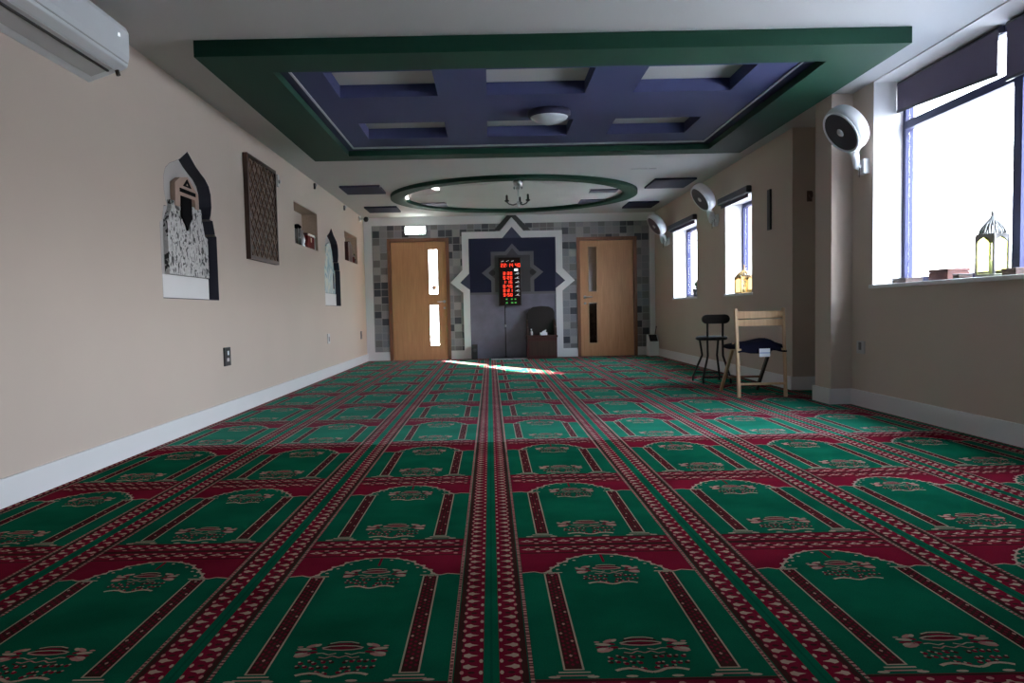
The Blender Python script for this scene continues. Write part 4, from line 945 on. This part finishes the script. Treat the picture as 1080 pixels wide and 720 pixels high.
for k, (y, wd, h_, m_, lab) in enumerate(((12.80, .115, .30, 'maroonwood', 'tall dark red book at the near end of the last shelf recess'), (12.925, .115, .315, 'darkwood', 'tall dark brown book, second in the last shelf recess'), (13.05, .11, .285, 'maroonwood', 'dark red book, third from the near end of the last shelf recess'))):
    t = thing('book', (XL-.09, y, zs), lab, 'book', 'books in the last shelf recess')
    bk_ = MB(); bk_.box(XL-.17, XL-.018, y-wd/2, y-wd/2+.006, zs, zs+h_); bk_.box(XL-.17, XL-.018, y+wd/2-.006, y+wd/2, zs, zs+h_); bk_.box(XL-.024, XL-.017, y-wd/2, y+wd/2, zs, zs+h_); bk_.build('cover', M[m_], t, fix=False)
    MB().box(XL-.165, XL-.0245, y-wd/2+.0065, y+wd/2-.0065, zs+.006, zs+h_-.006).build('pages', M['paper'], t)
t = thing('gift_box', (XL-.07, 13.23, zs), 'low dark red box in the last shelf recess', 'box')
MB().box(XL-.145, XL-.02, 13.12, 13.32, zs, zs+.10).build('body', mat('wine_red_lacquer', (.10, .016, .014), .85, .2, 20, spec=.1), t, bevel=.004)
MB().box(XL-.148, XL-.017, 13.117, 13.323, zs+.1005, zs+.125).build('lid', M['maroonwood'], t, bevel=.004)
plant((XL-.065, 13.42, zs), .85, 'small dark plant with twiggy leaves in the last shelf recess', M['maroonwood'])

for nm, k in (('folding_chair', .897), ('folding_chair.001', .905), ('seat_cloth', .897)):
    o = bpy.data.objects[nm]; o.scale.z = k; o.location.z *= k
for nm, dv in (('prayer_time_display', (-.026, 0, .018)), ('microphone_stand', (-.015, 0, .0)), ('speaker', (-.02, 0, 0))):
    bpy.data.objects[nm].location += Vector(dv)
# ------------------------------------------------------------------ outside: paving, garden wall, lobby behind the right door
tag(MB().box(3.33, 40, -30, 60, -.32, -.3).build('ground_outside', M['pave']), 'pale paving outside the windows', 'ground', kind='structure')
tag(MB().box(-25, 3.33, YB+.2, 60, -.06, -.03).build('ground_outside', M['pave']), 'pale paving outside the left door', 'ground', kind='structure')
lob = MB(); lob.box(1.2, 1.3, YB+.15, YB+2.2, -.02, 2.5); lob.box(2.8, 2.9, YB+.15, YB+2.2, -.02, 2.5); lob.box(1.3, 2.8, YB+2.1, YB+2.2, -.02, 2.5); lob.box(1.2, 2.9, YB+.15, YB+2.2, 2.5, 2.6); lob.box(1.3, 2.8, YB+.15, YB+2.1, -.06, -.02)
tag(lob.build('wall_lobby', M['wall'], fix=False), 'cream lobby behind the right door', 'wall', kind='structure')
tag(MB().box(1.3, 2.8, YB+2.06, YB+2.1, -.02, .93).build('trim_2', M['darkwood']), 'dark panelling low in the lobby behind the right door', 'trim', kind='structure')
t = thing('ceiling_light', (2.05, YB+1.2, 2.44), 'small added lobby light brightening the wall behind the right door glass', 'ceiling light')  # added lamp, hidden from view, brightens the lobby behind the upper pane
MB().lathe([(0, 0), (.08, .01), (.10, .04), (.10, .06)], 20, 0, Matrix.Translation((2.05, YB+1.2, 2.44))).build('diffuser', mat('added_lobby_glow', (.8, .8, .8), .4, emit=(1, .9, .75), estr=9), t)

# ------------------------------------------------------------------ light: bright white sky, low sun from beyond the left door
wd = bpy.data.worlds.new('sky'); SC.world = wd; wd.use_nodes = True; nt = wd.node_tree; bg = nt.nodes['Background']
tc = N(nt, 'ShaderNodeTexCoord'); sx = N(nt, 'ShaderNodeSeparateXYZ'); nt.links.new(tc.outputs['Generated'], sx.inputs[0])
cr = N(nt, 'ShaderNodeValToRGB'); e = cr.color_ramp
e.elements[0].position = .0; e.elements[0].color = (.3, .32, .35, 1); e.elements[1].position = .6; e.elements[1].color = (.66, .8, 1, 1)
q = e.elements.new(.03); q.color = (.42, .43, .45, 1); q = e.elements.new(.15); q.color = (.86, .93, 1.02, 1)
nt.links.new(sx.outputs['Z'], cr.inputs['Fac']); nt.links.new(cr.outputs['Color'], bg.inputs['Color']); bg.inputs['Strength'].default_value = 26
def portal(x, y, z, sy, sz, rot):
    l = bpy.data.lights.new('portal', 'AREA'); l.shape = 'RECTANGLE'; l.size = sy; l.size_y = sz; l.cycles.is_portal = True
    o = bpy.data.objects.new('portal', l); COL.objects.link(o); o.location = (x, y, z); o.rotation_euler = rot; return o
for y0, y1, z0, z1, x in ((3.25, 6.235, .938, 2.454, 3.21), (8.98, 9.99, .948, 2.035, 3.21), (11.36, 12.815, .948, 2.005, 3.21)):
    portal(x, (y0+y1)/2, (z0+z1)/2, z1-z0, y1-y0, (0, radians(90), 0))
portal((DL[0]+DL[1])/2, YB+.16, 1.05, 1.06, 2.06, (radians(-90), 0, 0))
s = bpy.data.lights.new('sun', 'SUN'); s.energy = 480; s.angle = radians(6); s.color = (1, .93, .8)
so = bpy.data.objects.new('sun', s); COL.objects.link(so); so.rotation_euler = Vector((.46, -1, -.54)).to_track_quat('-Z', 'Y').to_euler(); so.location = (-4, 20, 5)

SC.view_settings.view_transform = 'Standard'; SC.view_settings.look = 'None'; SC.view_settings.gamma = 1; SC.view_settings.use_curve_mapping = False
SC.view_settings.exposure = 0.0
SC.cycles.use_denoising = True
SC.cycles.max_bounces = 10; SC.cycles.diffuse_bounces = 6; SC.cycles.transparent_max_bounces = 12
SC.cycles.sample_clamp_indirect = 8
